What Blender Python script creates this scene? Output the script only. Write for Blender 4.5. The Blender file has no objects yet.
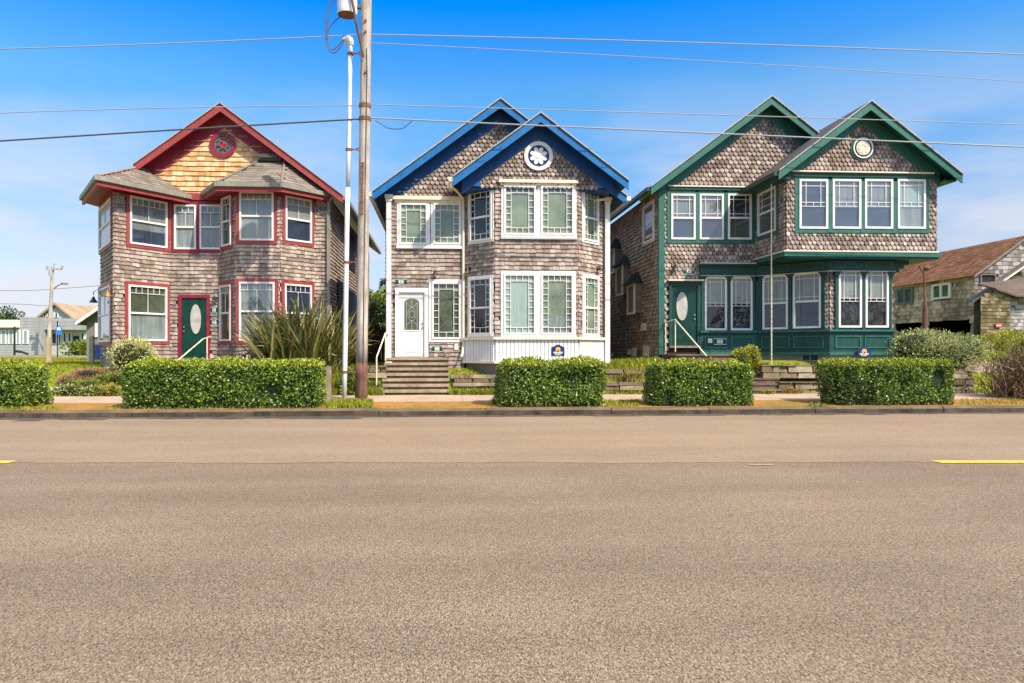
import bpy, math, random
from mathutils import Vector
random.seed(11)
R = math.radians
SC = bpy.context.scene
COL = SC.collection

# ------------------------------------------------------------------ camera
F, PX, PY, EYE, TH = 700.0, 484.0, 350.0, 1.6, R(3.5)
CT, ST = math.cos(TH), math.sin(TH)
cam = bpy.data.cameras.new('camera')
camo = bpy.data.objects.new('camera', cam)
COL.objects.link(camo)
camo.location = (0, 0, EYE)
camo.rotation_euler = (R(90), 0, -TH)
cam.sensor_width = 36
cam.lens = F / 1024 * 36
cam.shift_x = (512 - PX) / 1024
cam.shift_y = (PY - 341.5) / 1024
cam.clip_end = 3000
SC.camera = camo

# ------------------------------------------------------------------ sky and sun
SUN_AZ, SUN_EL = 41, 46          # sun stands behind the camera, to its right
wd = bpy.data.worlds.new('World')
SC.world = wd
wd.use_nodes = True
wn, wl = wd.node_tree.nodes, wd.node_tree.links
wn.clear()
wout = wn.new('ShaderNodeOutputWorld')
bg = wn.new('ShaderNodeBackground')
sky = wn.new('ShaderNodeTexSky')
sky.sky_type = 'NISHITA'
sky.sun_disc = False
sky.sun_elevation = R(SUN_EL)
sky.sun_rotation = R(180 - SUN_AZ)
sky.air_density = 1.0
sky.dust_density = 0.6
sky.ozone_density = 2.0
bg.inputs['Strength'].default_value = 0.12
tc = wn.new('ShaderNodeTexCoord')
sep = wn.new('ShaderNodeSeparateXYZ')
wl.new(tc.outputs['Generated'], sep.inputs[0])
# deeper blue with height (polarised, strongly graded photograph)
grad = wn.new('ShaderNodeValToRGB')
wl.new(sep.outputs['Z'], grad.inputs['Fac'])
els = grad.color_ramp.elements
els[0].position = 0.0; els[0].color = (0.66, 0.68, 0.95, 1)
els[1].position = 1.0; els[1].color = (4.6, 3.4, 2.35, 1)       # fill light added to the overhead sky, above the picture
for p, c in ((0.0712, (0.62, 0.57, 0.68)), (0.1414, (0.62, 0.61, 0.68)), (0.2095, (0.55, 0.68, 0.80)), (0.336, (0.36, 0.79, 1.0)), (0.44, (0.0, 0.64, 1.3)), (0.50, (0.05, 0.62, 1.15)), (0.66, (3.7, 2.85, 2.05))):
    e = els.new(p); e.color = c + (1,)
mul = wn.new('ShaderNodeMixRGB'); mul.blend_type = 'MULTIPLY'; mul.inputs[0].default_value = 1
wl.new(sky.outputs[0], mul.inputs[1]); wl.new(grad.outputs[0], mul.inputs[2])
# thin high cloud
mp = wn.new('ShaderNodeMapping'); mp.inputs['Scale'].default_value = (1.5, 1.5, 5.0)
wl.new(tc.outputs['Generated'], mp.inputs[0])
nz = wn.new('ShaderNodeTexNoise'); nz.inputs['Scale'].default_value = 1.9; nz.inputs['Detail'].default_value = 8
nz.inputs['Roughness'].default_value = 0.55
wl.new(mp.outputs[0], nz.inputs['Vector'])
cr = wn.new('ShaderNodeValToRGB'); cr.color_ramp.elements[0].position = 0.42; cr.color_ramp.elements[1].position = 0.58
wl.new(nz.outputs['Fac'], cr.inputs[0])
hz = wn.new('ShaderNodeMapRange'); hz.inputs[1].default_value = 0.02; hz.inputs[2].default_value = 0.37
hz.inputs[3].default_value = 1.0; hz.inputs[4].default_value = 0.0
wl.new(sep.outputs['Z'], hz.inputs[0])
cm = wn.new('ShaderNodeMath'); cm.operation = 'MULTIPLY'
wl.new(cr.outputs[0], cm.inputs[0]); wl.new(hz.outputs[0], cm.inputs[1])
cmix = wn.new('ShaderNodeMixRGB'); cmix.inputs[2].default_value = (3.55, 3.62, 3.95, 1)
wl.new(cm.outputs[0], cmix.inputs[0]); wl.new(mul.outputs[0], cmix.inputs[1])
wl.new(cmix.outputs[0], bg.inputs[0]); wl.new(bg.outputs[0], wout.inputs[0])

sl = bpy.data.lights.new('sun', 'SUN')
sl.energy = 3.2; sl.angle = R(0.5); sl.color = (1.0, 0.895, 0.745)
so = bpy.data.objects.new('sun', sl)
COL.objects.link(so)
sv = Vector((math.sin(R(SUN_AZ)) * math.cos(R(SUN_EL)), -math.cos(R(SUN_AZ)) * math.cos(R(SUN_EL)), math.sin(R(SUN_EL))))
so.rotation_euler = sv.to_track_quat('Z', 'Y').to_euler()
so.location = (20, -20, 30)

SC.view_settings.view_transform = 'Standard'
SC.view_settings.look = 'None'
SC.view_settings.exposure = 0.95
SC.view_settings.gamma = 1.0
SC.view_settings.use_curve_mapping = False
SC.cycles.max_bounces = 6
SC.cycles.transparent_max_bounces = 8

# ------------------------------------------------------------------ measuring
def dirn(px, py=PY):
    x = (px - PX) / F
    return (CT * x + ST, CT - ST * x, (PY - py) / F)
def P(px, py, Y):                      # the point on the vertical plane at depth Y that is seen at a pixel
    d = dirn(px, py); t = Y / d[1]
    return Vector((d[0] * t, Y, EYE + d[2] * t))
def X_(px, Y): return P(px, PY, Y).x
def Z_(px, py, Y): return P(px, py, Y).z

# ------------------------------------------------------------------ mesh builder
ORIGIN = {}
class MB:
    def __init__(s): s.v = []; s.f = []; s.m = []
    def face(s, pts, m=0):
        i = len(s.v); s.v.extend([tuple(p) for p in pts]); s.f.append(tuple(range(i, i + len(pts)))); s.m.append(m)
    def mesh(s, pts, faces, m=0):
        i = len(s.v); s.v.extend([tuple(p) for p in pts])
        for f in faces: s.f.append(tuple(i + k for k in f)); s.m.append(m)
    def hexa(s, p, m=0):               # p: 4 bottom corners then 4 top corners
        s.mesh(p, [(3, 2, 1, 0), (4, 5, 6, 7), (0, 1, 5, 4), (1, 2, 6, 5), (2, 3, 7, 6), (3, 0, 4, 7)], m)
    def box(s, x0, x1, y0, y1, z0, z1, m=0):
        s.hexa([(x0, y0, z0), (x1, y0, z0), (x1, y1, z0), (x0, y1, z0), (x0, y0, z1), (x1, y0, z1), (x1, y1, z1), (x0, y1, z1)], m)
    def prism(s, poly, z0, z1, m=0):   # horizontal polygon pushed up
        n = len(poly)
        pts = [(x, y, z0) for x, y in poly] + [(x, y, z1) for x, y in poly]
        s.mesh(pts, [tuple(range(n))[::-1], tuple(range(n, 2 * n))] + [(k, (k + 1) % n, n + (k + 1) % n, n + k) for k in range(n)], m)
    def tube(s, pts, r, n=8, m=0, cap=True):
        pts = [Vector(p) for p in pts]; N = len(pts)
        rs = r if isinstance(r, (list, tuple)) else [r] * N
        ring = []
        up = None
        for k in range(N):
            t = (pts[min(k + 1, N - 1)] - pts[max(k - 1, 0)]).normalized()
            if up is None: up = Vector((0, 0, 1)) if abs(t.z) < .9 else Vector((1, 0, 0))
            a = t.cross(up).normalized(); b = a.cross(t).normalized(); up = b
            for j in range(n):
                q = 2 * math.pi * j / n
                ring.append(pts[k] + (a * math.cos(q) + b * math.sin(q)) * rs[k])
        fs = [(k * n + j, k * n + (j + 1) % n, (k + 1) * n + (j + 1) % n, (k + 1) * n + j) for k in range(N - 1) for j in range(n)]
        if cap: fs += [tuple(range(n))[::-1], tuple(range((N - 1) * n, N * n))]
        s.mesh(ring, fs, m)
    def lathe(s, c, prof, n=16, m=0, axis='z'):
        c = Vector(c); pts = []
        for r, h in prof:
            for j in range(n):
                q = 2 * math.pi * j / n
                pts.append(c + (Vector((r * math.cos(q), r * math.sin(q), h)) if axis == 'z' else Vector((r * math.cos(q), h, r * math.sin(q)))))
        fs = [(k * n + j, k * n + (j + 1) % n, (k + 1) * n + (j + 1) % n, (k + 1) * n + j) for k in range(len(prof) - 1) for j in range(n)]
        s.mesh(pts, fs, m)
    def build(s, name, mats, parent=None, smooth=False):
        me = bpy.data.meshes.new(name)
        o0 = ORIGIN.get(parent.name, Vector()) if parent else Vector()
        me.from_pydata([(a - o0.x, b - o0.y, c - o0.z) for a, b, c in s.v], [], s.f)
        if not isinstance(mats, (list, tuple)): mats = [mats]
        for m in mats: me.materials.append(m)
        me.polygons.foreach_set('material_index', s.m)
        if smooth: me.polygons.foreach_set('use_smooth', [True] * len(s.f))
        me.update()
        o = bpy.data.objects.new(name, me)
        COL.objects.link(o)
        if parent:
            o.parent = parent
            ORIGIN[o.name] = o0
        return o

def smooth(pts, n=5):
    q = [Vector(p) for p in pts]; q = [q[0] * 2 - q[1]] + q + [q[-1] * 2 - q[-2]]; out = []
    for i in range(1, len(q) - 2):
        for k in range(n):
            t = k / n; a, b, c, d = q[i - 1], q[i], q[i + 1], q[i + 2]
            out.append(((b * 2) + (c - a) * t + (a * 2 - b * 5 + c * 4 - d) * t * t + (b * 3 - a - c * 3 + d) * t ** 3) * .5)
    return out + [q[-2]]
def thing(name, label, cat, loc, group=None):
    o = bpy.data.objects.new(name, None); COL.objects.link(o)
    o.location = loc; o.empty_display_size = .2
    ORIGIN[o.name] = Vector(loc)
    return tag(o, label, cat, group)
def tag(o, label, cat, group=None, kind=None):
    o['label'] = label; o['category'] = cat
    if group: o['group'] = group
    if kind: o['kind'] = kind
    return o
def struct(o, kind='structure'):
    o['kind'] = kind; return o

# ------------------------------------------------------------------ materials
def mat(name, col, rough=.7, island=0.0, ramp=None, noise=None, fine=None, bump=None, spec=.4, metal=0, streak=None, coord='Object', trans=0):
    """col or an island ramp, times per-piece variation, times blotches (scale, amount, dark colour), fine grain, vertical streaks."""
    m = bpy.data.materials.new(name); m.use_nodes = True
    n, l = m.node_tree.nodes, m.node_tree.links
    b = n['Principled BSDF']
    b.inputs['Roughness'].default_value = rough; b.inputs['Metallic'].default_value = metal
    b.inputs['Specular IOR Level'].default_value = spec
    tc = n.new('ShaderNodeTexCoord')
    geo = n.new('ShaderNodeNewGeometry')
    src = None
    if ramp:
        r = n.new('ShaderNodeValToRGB'); l.new(geo.outputs['Random Per Island'], r.inputs[0])
        e = r.color_ramp.elements
        e[0].position = ramp[0][0]; e[0].color = tuple(ramp[0][1]) + (1,)
        e[1].position = ramp[-1][0]; e[1].color = tuple(ramp[-1][1]) + (1,)
        for p, c in ramp[1:-1]:
            q = e.new(p); q.color = tuple(c) + (1,)
        src = r.outputs[0]
    else:
        rgb = n.new('ShaderNodeRGB'); rgb.outputs[0].default_value = tuple(col) + (1,); src = rgb.outputs[0]
    def mulv(src, fac):
        x = n.new('ShaderNodeVectorMath'); x.operation = 'SCALE'
        l.new(src, x.inputs[0]); l.new(fac, x.inputs['Scale']); return x.outputs[0]
    def rng(f, a, b_, lo=0., hi=1.):
        x = n.new('ShaderNodeMapRange'); x.inputs[1].default_value = lo; x.inputs[2].default_value = hi
        x.inputs[3].default_value = a; x.inputs[4].default_value = b_; l.new(f, x.inputs[0]); return x.outputs[0]
    if island: src = mulv(src, rng(geo.outputs['Random Per Island'], 1 - island, 1 + island))
    def noise_tex(scale, det=5, rough_=.6, vec=None):
        x = n.new('ShaderNodeTexNoise'); x.inputs['Scale'].default_value = scale; x.inputs['Detail'].default_value = det
        x.inputs['Roughness'].default_value = rough_
        l.new(vec or tc.outputs[coord], x.inputs['Vector']); return x.outputs['Fac']
    if noise:
        for sc_, am, *dc in (noise if isinstance(noise, list) else [noise]):
            f = noise_tex(sc_)
            if dc:
                mx = n.new('ShaderNodeMixRGB'); mx.inputs[2].default_value = tuple(dc[0]) + (1,)
                l.new(rng(f, 0, am, .45, .68), mx.inputs[0]); l.new(src, mx.inputs[1]); src = mx.outputs[0]
            else: src = mulv(src, rng(f, 1 - am, 1 + am, .3, .7))
    if streak:
        sc_, am = streak
        mp_ = n.new('ShaderNodeMapping'); mp_.inputs['Scale'].default_value = (sc_, sc_, sc_ * .06); l.new(tc.outputs[coord], mp_.inputs[0])
        src = mulv(src, rng(noise_tex(1.0, 4, .6, mp_.outputs[0]), 1 - am, 1 + am, .3, .7))
    if fine:
        src = mulv(src, rng(noise_tex(fine[0], 3, .7), 1 - fine[1], 1 + fine[1], .3, .7))
    l.new(src, b.inputs['Base Color'])
    if bump:
        bp = n.new('ShaderNodeBump'); bp.inputs['Strength'].default_value = bump[1]; bp.inputs['Distance'].default_value = bump[2] if len(bump) > 2 else .02
        l.new(noise_tex(bump[0], 6), bp.inputs['Height']); l.new(bp.outputs[0], b.inputs['Normal'])
    if trans:
        t = n.new('ShaderNodeBsdfTranslucent'); l.new(src, t.inputs[0])
        ms = n.new('ShaderNodeMixShader'); ms.inputs[0].default_value = trans
        l.new(b.outputs[0], ms.inputs[1]); l.new(t.outputs[0], ms.inputs[2])
        l.new(ms.outputs[0], n['Material Output'].inputs[0])
    return m

def glass_mat(name, ior=1.75, tint=(.90, .93, .92)):
    m = bpy.data.materials.new(name); m.use_nodes = True
    n, l = m.node_tree.nodes, m.node_tree.links
    n.remove(n['Principled BSDF'])
    r0 = ((ior - 1) / (ior + 1)) ** 2
    lw = n.new('ShaderNodeLayerWeight'); pw = n.new('ShaderNodeMath'); pw.operation = 'POWER'; pw.inputs[1].default_value = 5
    l.new(lw.outputs['Facing'], pw.inputs[0])
    fr = n.new('ShaderNodeMapRange'); fr.inputs[3].default_value = r0; fr.inputs[4].default_value = 1.0; l.new(pw.outputs[0], fr.inputs[0])
    gl = n.new('ShaderNodeBsdfGlossy'); gl.inputs['Roughness'].default_value = .015
    tr = n.new('ShaderNodeBsdfTransparent'); tr.inputs[0].default_value = tint + (1,)
    mx = n.new('ShaderNodeMixShader')
    bp = n.new('ShaderNodeBump'); bp.inputs['Strength'].default_value = .05; bp.inputs['Distance'].default_value = .05
    nz_ = n.new('ShaderNodeTexNoise'); nz_.inputs['Scale'].default_value = 1.3; nz_.inputs['Detail'].default_value = 1
    tc_ = n.new('ShaderNodeTexCoord'); l.new(tc_.outputs['Object'], nz_.inputs['Vector'])
    l.new(nz_.outputs['Fac'], bp.inputs['Height']); l.new(bp.outputs[0], gl.inputs['Normal'])
    l.new(fr.outputs[0], mx.inputs[0]); l.new(tr.outputs[0], mx.inputs[1]); l.new(gl.outputs[0], mx.inputs[2])
    l.new(mx.outputs[0], n['Material Output'].inputs[0])
    return m

SH_RAMP = [(0, (.19, .143, .114)), (.3, (.285, .222, .18)), (.65, (.365, .295, .243)), (1, (.45, .38, .32))]
M = {}
M['shingle'] = mat('weathered_shingle', None, .9, ramp=SH_RAMP, noise=[(.55, .55, (.20, .145, .11)), (3, .12)], streak=(9, .22), fine=(40, .18), spec=.15)
M['shingle_scale'] = mat('fish_scale_shingle', None, .9, ramp=[(0, (.16, .12, .095)), (.35, (.265, .208, .17)), (.7, (.355, .288, .24)), (1, (.48, .41, .355))], noise=[(.8, .5, (.19, .14, .11)), (4, .12)], streak=(9, .22), fine=(40, .16), spec=.15)
M['shingle_cedar'] = mat('fresh_cedar_shingle', None, .8, ramp=[(0, (.46, .25, .10)), (.5, (.58, .37, .17)), (1, (.70, .49, .27))], noise=[(3, .18)], streak=(8, .25), fine=(40, .12), spec=.2)
M['shingle_barn'] = mat('mossy_barn_shingle', None, .95, ramp=[(0, (.30, .195, .12)), (.5, (.50, .345, .205)), (1, (.68, .51, .34))], noise=[(.5, .7, (.13, .095, .045)), (3, .2)], fine=(20, .25), spec=.1)
M['shingle_moss'] = mat('dark_mossy_shingle', None, .95, ramp=[(0, (.10, .08, .045)), (.5, (.19, .15, .085)), (1, (.30, .245, .155))], noise=[(.6, .6, (.07, .055, .03)), (3, .2)], fine=(20, .25), spec=.1)
M['shingle_grey'] = mat('grey_barn_shingle', None, .95, ramp=[(0, (.15, .13, .12)), (.5, (.30, .27, .25)), (1, (.46, .43, .42))], noise=[(.7, .4, (.10, .08, .07))], fine=(20, .2), spec=.1)
M['backing'] = mat('shingle_gap', (.035, .025, .02), .95)
M['roof_tan'] = mat('tan_roof_shingle', None, .95, ramp=[(0, (.15, .12, .095)), (.5, (.21, .175, .14)), (1, (.27, .23, .185))], noise=[(1.2, .18)], fine=(60, .25), spec=.15)
M['roof_dark'] = mat('dark_roof_shingle', (.075, .07, .068), .95, noise=(2, .3), fine=(60, .3), bump=(30, .4))
M['roof_brown'] = mat('brown_roof_shingle', None, .95, ramp=[(0, (.15, .065, .032)), (.5, (.21, .095, .05)), (1, (.25, .12, .065))], noise=[(.6, .22), (.25, .3, (.13, .08, .04))], fine=(25, .2), spec=.1)
M['roof_grey'] = mat('weathered_grey_roof', (.16, .14, .13), .95, noise=(1.5, .25), fine=(40, .2))
def paint(name, c, rough=.5, am=.15, island=0): return mat(name, c, rough, island=island, noise=[(2.2, am)], streak=(6, am), fine=(60, .05), spec=.4, bump=(35, .08, .01))
M['red'] = paint('brick_red_paint', (.29, .048, .045))
M['maroon'] = paint('maroon_paint', (.22, .016, .032))
M['blue'] = paint('royal_blue_paint', (.003, .12, .33))
M['navy'] = paint('deep_blue_paint', (.002, .05, .18))
M['green'] = paint('pine_green_paint', (.022, .122, .090))
M['dgreen'] = paint('dark_green_paint', (.006, .058, .045))
M['door_green'] = paint('door_green_paint', (.004, .042, .03), .3)
M['white'] = paint('white_paint', (.71, .695, .65), .4, .05)
M['cream'] = paint('cream_paint', (.72, .64, .48), .5, .07)
M['gutter'] = mat('grey_green_gutter', (.22, .22, .17), .5, noise=(3, .2), streak=(8, .15))
M['gutter_dark'] = mat('dark_gutter', (.03, .05, .04), .5, noise=(3, .2))
M['drip'] = mat('pale_drip_edge', (.33, .32, .29), .5, noise=(4, .15))
M['black'] = mat('black_metal', (.015, .015, .016), .45)
M['steel'] = mat('brushed_steel', (.6, .58, .55), .3, metal=1)
M['galv'] = mat('galvanised_white_pipe', (.66, .67, .68), .4, noise=(3, .15), streak=(10, .12))
M['conc'] = mat('weathered_concrete', (.30, .265, .22), .95, noise=[(1.2, .3), (.5, .5, (.17, .15, .10))], fine=(45, .25), bump=(30, .5))
M['steps'] = mat('mossy_concrete_steps', (.36, .275, .18), .95, noise=[(2.0, .3), (4, .5, (.11, .085, .04))], fine=(45, .25), bump=(25, .6), streak=(5, .2))
M['glass'] = glass_mat('window_glass')
M['glass_bright'] = glass_mat('bright_window_glass', 2.5, (.9, .92, .92))
M['room'] = mat('dark_room', (.02, .024, .028), .9, noise=(1.5, .6))
M['room_blue'] = mat('dusky_room', (.03, .05, .09), .9, noise=(1.2, .4))
M['curtain'] = mat('grey_curtain', (.235, .265, .26), .9, streak=(14, .3), noise=(1, .2))
M['blind'] = mat('pale_blind', (.31, .32, .30), .9, streak=(8, .1))
M['sheer'] = mat('pale_green_sheer', (.37, .46, .42), .9, streak=(20, .12))
M['sage'] = mat('sage_curtain', (.22, .26, .18), .9, noise=(1.2, .35), streak=(10, .12))
M['room_green'] = mat('olive_room', (.085, .10, .06), .9, noise=(1.2, .5))
M['wood'] = mat('bleached_pole_wood', (.43, .38, .32), .9, noise=[(1.5, .25), (3, .5, (.17, .115, .075))], streak=(22, .35), fine=(50, .2), bump=(40, .4))
M['wood_base'] = mat('red_brown_pole_wood', (.15, .075, .045), .9, noise=[(2, .35)], streak=(22, .4), fine=(50, .2), bump=(40, .4))
M['timber'] = mat('old_timber', (.30, .235, .16), .95, noise=[(2, .3), (5, .5, (.10, .075, .045))], fine=(40, .25), island=.25)
M['stone'] = mat('tan_stone', None, .95, ramp=[(0, (.09, .062, .035)), (.5, (.19, .14, .085)), (1, (.33, .265, .175))], noise=[(3, .35), (2.2, .7, (.09, .085, .03))], fine=(40, .25), bump=(18, .6))
M['lead'] = mat('lead_came', (.35, .36, .35), .5)
M['lampglass'] = mat('frosted_lamp_glass', (.75, .7, .6), .3)
M['gold'] = mat('brass', (.34, .19, .06), .4, metal=.7)
M['oval'] = mat('frosted_oval_glass', (.44, .42, .38), .25, noise=(4, .2))
M['wire'] = mat('weathered_wire', (.30, .30, .30), .6)
M['wire_dark'] = mat('dark_cable', (.07, .068, .065), .6)
M['plaque'] = paint('plaque_green', (.02, .16, .10))

# ------------------------------------------------------------------ planar frames
class Frame:
    def __init__(s, O, t, w):
        s.O, s.t, s.w = Vector(O), Vector(t).normalized(), Vector(w).normalized()
        s.n = s.t.cross(s.w).normalized(); s.holes = []
    def pt(s, u, v, d=0): return s.O + s.t * u + s.w * v + s.n * d
    def box(s, mb, u0, u1, v0, v1, d0, d1, m=0):
        p = [s.pt(u0, v0, d0), s.pt(u1, v0, d0), s.pt(u1, v1, d0), s.pt(u0, v1, d0), s.pt(u0, v0, d1), s.pt(u1, v0, d1), s.pt(u1, v1, d1), s.pt(u0, v1, d1)]
        mb.hexa(p, m)
    def slab(s, mb, poly, d0, d1, m=0):
        n = len(poly)
        mb.mesh([s.pt(u, v, d0) for u, v in poly] + [s.pt(u, v, d1) for u, v in poly],
                [tuple(range(n))[::-1], tuple(range(n, 2 * n))] + [(k, (k + 1) % n, n + (k + 1) % n, n + k) for k in range(n)], m)
class Facet(Frame):                    # vertical wall plane from A to B (plan), left to right as seen from outside; v is world z
    def __init__(s, A, B):
        d = Vector((B[0] - A[0], B[1] - A[1], 0)); s.L = d.length
        Frame.__init__(s, (A[0], A[1], 0), d, (0, 0, 1))
    def u(s, px):
        d = dirn(px); ax, ay = s.O.x, s.O.y
        k = d[0] * s.t.y - d[1] * s.t.x
        return -(d[0] * ay - d[1] * ax) / (d[0] * s.t.y - d[1] * s.t.x)
    def z(s, px, py):
        q = s.pt(s.u(px), 0); d = dirn(px, py)
        t = q.x / d[0] if abs(d[0]) > abs(d[1]) else q.y / d[1]
        return EYE + d[2] * t

def inside(poly, x, y):
    c = False; n = len(poly)
    for i in range(n):
        x1, y1 = poly[i]; x2, y2 = poly[(i + 1) % n]
        if (y1 > y) != (y2 > y) and x < (x2 - x1) * (y - y1) / (y2 - y1) + x1: c = not c
    return c

def shingles(mb, fr, poly, row=.13, wid=(.09, .24), style='rect', m=0, bm=1, d0=.003, lift=.036, back=True, jit=.012):
    if back: fr.slab(mb, poly, -.05, 0, bm)
    us = [p[0] for p in poly]; vs = [p[1] for p in poly]
    v = min(vs) - row * .3; k = 0
    while v < max(vs):
        u = min(us) - random.random() * wid[1] if style == 'rect' else min(us) - (wid[0] * .5 if k % 2 else 0)
        while u < max(us):
            w = random.uniform(*wid) if style == 'rect' else wid[0]
            a = max(u + .003, min(us)); b = min(u + w - .003, max(us))
            uc, vc = (a + b) / 2, v + row / 2
            if b - a > .02 and inside(poly, uc, vc) and not any(h0 < uc < h1 and h2 < vc < h3 for h0, h1, h2, h3 in fr.holes):
                lo = v + random.uniform(-jit, jit); hi = v + row * 1.06
                dl = d0 + lift + random.uniform(-.006, .006)
                if style == 'rect':
                    tl = random.uniform(-.006, .006)
                    p = [fr.pt(a, lo - tl, dl), fr.pt(b, lo + tl, dl), fr.pt(b, hi, d0), fr.pt(a, hi, d0), fr.pt(a, lo - tl, 0), fr.pt(b, lo + tl, 0)]
                    mb.mesh(p, [(0, 1, 2, 3), (0, 4, 5, 1), (0, 3, 4), (1, 5, 2)], m)
                else:
                    r = (b - a) / 2; arc = []
                    for j in range(7):
                        q = math.pi * (1 + j / 6)
                        arc.append((uc + math.cos(q) * (r - .004), lo + row * .55 + math.sin(q) * row * .6))
                    top = [fr.pt(b, hi, d0), fr.pt(a, hi, d0)]
                    f = [fr.pt(x, y, dl) for x, y in arc]; bk = [fr.pt(x, y, 0) for x, y in arc]
                    mb.mesh(f + top + bk, [tuple(range(9))] + [(j + 1, j, 9 + j, 10 + j) for j in range(6)], m)
            u += w
        v += row; k += 1

# ------------------------------------------------------------------ windows, doors
GL = .03
def muntins(fr, mb, u0, u1, z0, z1, style, mid):
    d0, d1, w = GL + .002, GL + .014, .0085
    H = lambda z, a, b: fr.box(mb, a, b, z - w, z + w, d0, d1)
    V = lambda u, a, b: fr.box(mb, u - w, u + w, a, b, d0, d1 + .002)
    W, h = u1 - u0, z1 - z0
    if mid: fr.box(mb, u0, u1, mid - .03, mid + .03, GL - .01, GL + .035)
    if style == 'row':
        t = z1 - min(.2, h * .16); H(t, u0, u1)
        n = max(3, round(W / .2))
        for k in range(1, n): V(u0 + W * k / n, t, z1)
        V((u0 + u1) / 2, mid or (z0 + h * .5), t)
    elif style in ('prairie', 'prairie_hung'):
        bands = [(z0, mid - .03), (mid + .03, z1)] if (style == 'prairie_hung' and mid) else [(z0, z1)]
        i = min(.16, W * .22)
        for k in (u0 + i, u1 - i): V(k, z0, z1)
        for q, (a, b) in enumerate(bands):
            one = len(bands) > 1
            if not one or q == 1: H(b - i, u0, u1)
            if not one or q == 0: H(a + i, u0, u1)
            n = max(2, round((b - a) / .2))
            for k in range(1, n):
                z = a + (b - a) * k / n
                H(z, u0, u0 + i); H(z, u1 - i, u1)
        n = max(1, round((W - 2 * i) / .2))
        for k in range(1, n):
            u = u0 + i + (W - 2 * i) * k / n
            V(u, z1 - i, z1); V(u, z0, z0 + i)
    elif style == 'sash':
        i = W * .2; lo = mid + .03 if mid else z0 + h * .45
        for k in (u0 + i, u1 - i): V(k, lo, z1)
        H(z1 - i * .9, u0, u1); H(lo + i * .8, u0, u1)
        if not mid: H(lo, u0, u1); V((u0 + u1) / 2, lo, lo + i * .8)

def win(house, fr, px0, px1, py0, py1, trim=None, tw=.09, style='row', mid=None, blind='curtain', low=None, fw=.06, split=.5, hood=None, glass='glass', trims=(1, 1, 1, 1), sill=None, arch=False):
    """px, py: outer edges of the white frame as measured on the wall plane (py at the window's centre)."""
    pc = (px0 + px1) / 2
    ua, ub = fr.u(px0), fr.u(px1)
    zb, zt = fr.z(pc, py1), fr.z(pc, py0)
    mb = MB()
    T = tw if trim else .03
    l, r, b, t = [T * k for k in trims]
    tm = trim or M['white']
    D = .05
    fr.box(mb, ua - l, ub + r, zt, zt + t, -.03, D)
    fr.box(mb, ua - l, ub + r, zb - b, zb, -.03, D)
    if l: fr.box(mb, ua - l, ua, zb, zt, -.03, D - .003)
    if r: fr.box(mb, ub, ub + r, zb, zt, -.03, D - .003)
    if sill: fr.box(mb, ua - l - .03, ub + r + .03, zb - b - .05, zb - b, -.03, D + .04)
    w = mb.build('window', tm, house)
    fm = MB(); E = .075
    fr.box(fm, ua, ua + fw, zb, zt, -.02, E); fr.box(fm, ub - fw, ub, zb, zt, -.02, E)
    fr.box(fm, ua + fw, ub - fw, zb, zb + fw, -.02, E - .002); fr.box(fm, ua + fw, ub - fw, zt - fw, zt, -.02, E - .002)
    a, c, z0, z1 = ua + fw, ub - fw, zb + fw, zt - fw
    if arch:                            # softly rounded upper corners
        k = (c - a) * .11
        for s, x in ((1, a), (-1, c)):
            fr.slab(fm, [(x, z1), (x, z1 - k * .8), (x + s * k * .3, z1 - k * .25), (x + s * k, z1)][::1 if s < 0 else -1][::-1], GL, E - .006)
    mz = z0 + (z1 - z0) * mid if mid else None
    muntins(fr, fm, a, c, z0, z1, style, mz)
    fm.build('frame', M['white'], w)
    g = MB(); g.face([fr.pt(a, z0, GL), fr.pt(c, z0, GL), fr.pt(c, z1, GL), fr.pt(a, z1, GL)]); g.build('pane', M[glass], w)
    bl = MB(); sp = z0 + (z1 - z0) * split
    dB = .008
    if low:
        fr.box(bl, a, c, sp, z1, -.02, dB, 0); fr.box(bl, a, c, z0, sp, -.02, dB - .003, 1); mats = [M[blind], M[low]]
    else: fr.box(bl, a, c, z0, z1, -.02, dB, 0); mats = [M[blind]]
    bl.build('blind' if low or blind in ('blind', 'curtain', 'sheer') else 'dark_interior', mats, w)
    fr.holes.append((ua - l * .6, ub + r * .6, zb - b * .6, zt + t * .6))
    return w

def oval(fr, mb, uc, zc, ru, rz, d0, d1, m=0, n=24):
    fr.slab(mb, [(uc + ru * math.cos(2 * math.pi * k / n), zc + rz * math.sin(2 * math.pi * k / n)) for k in range(n)], d0, d1, m)
def ring(fr, mb, uc, zc, r0, r1, d0, d1, m=0, n=32, asp=1.0):
    pts = []
    for r, d in ((r0, d0), (r0, d1), (r1, d1), (r1, d0)):
        for k in range(n): pts.append(fr.pt(uc + r * asp * math.cos(2 * math.pi * k / n), zc + r * math.sin(2 * math.pi * k / n), d))
    mb.mesh(pts, [(q * n + k, q * n + (k + 1) % n, (q + 1) % 4 * n + (k + 1) % n, (q + 1) % 4 * n + k) for q in range(4) for k in range(n)], m)

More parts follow.
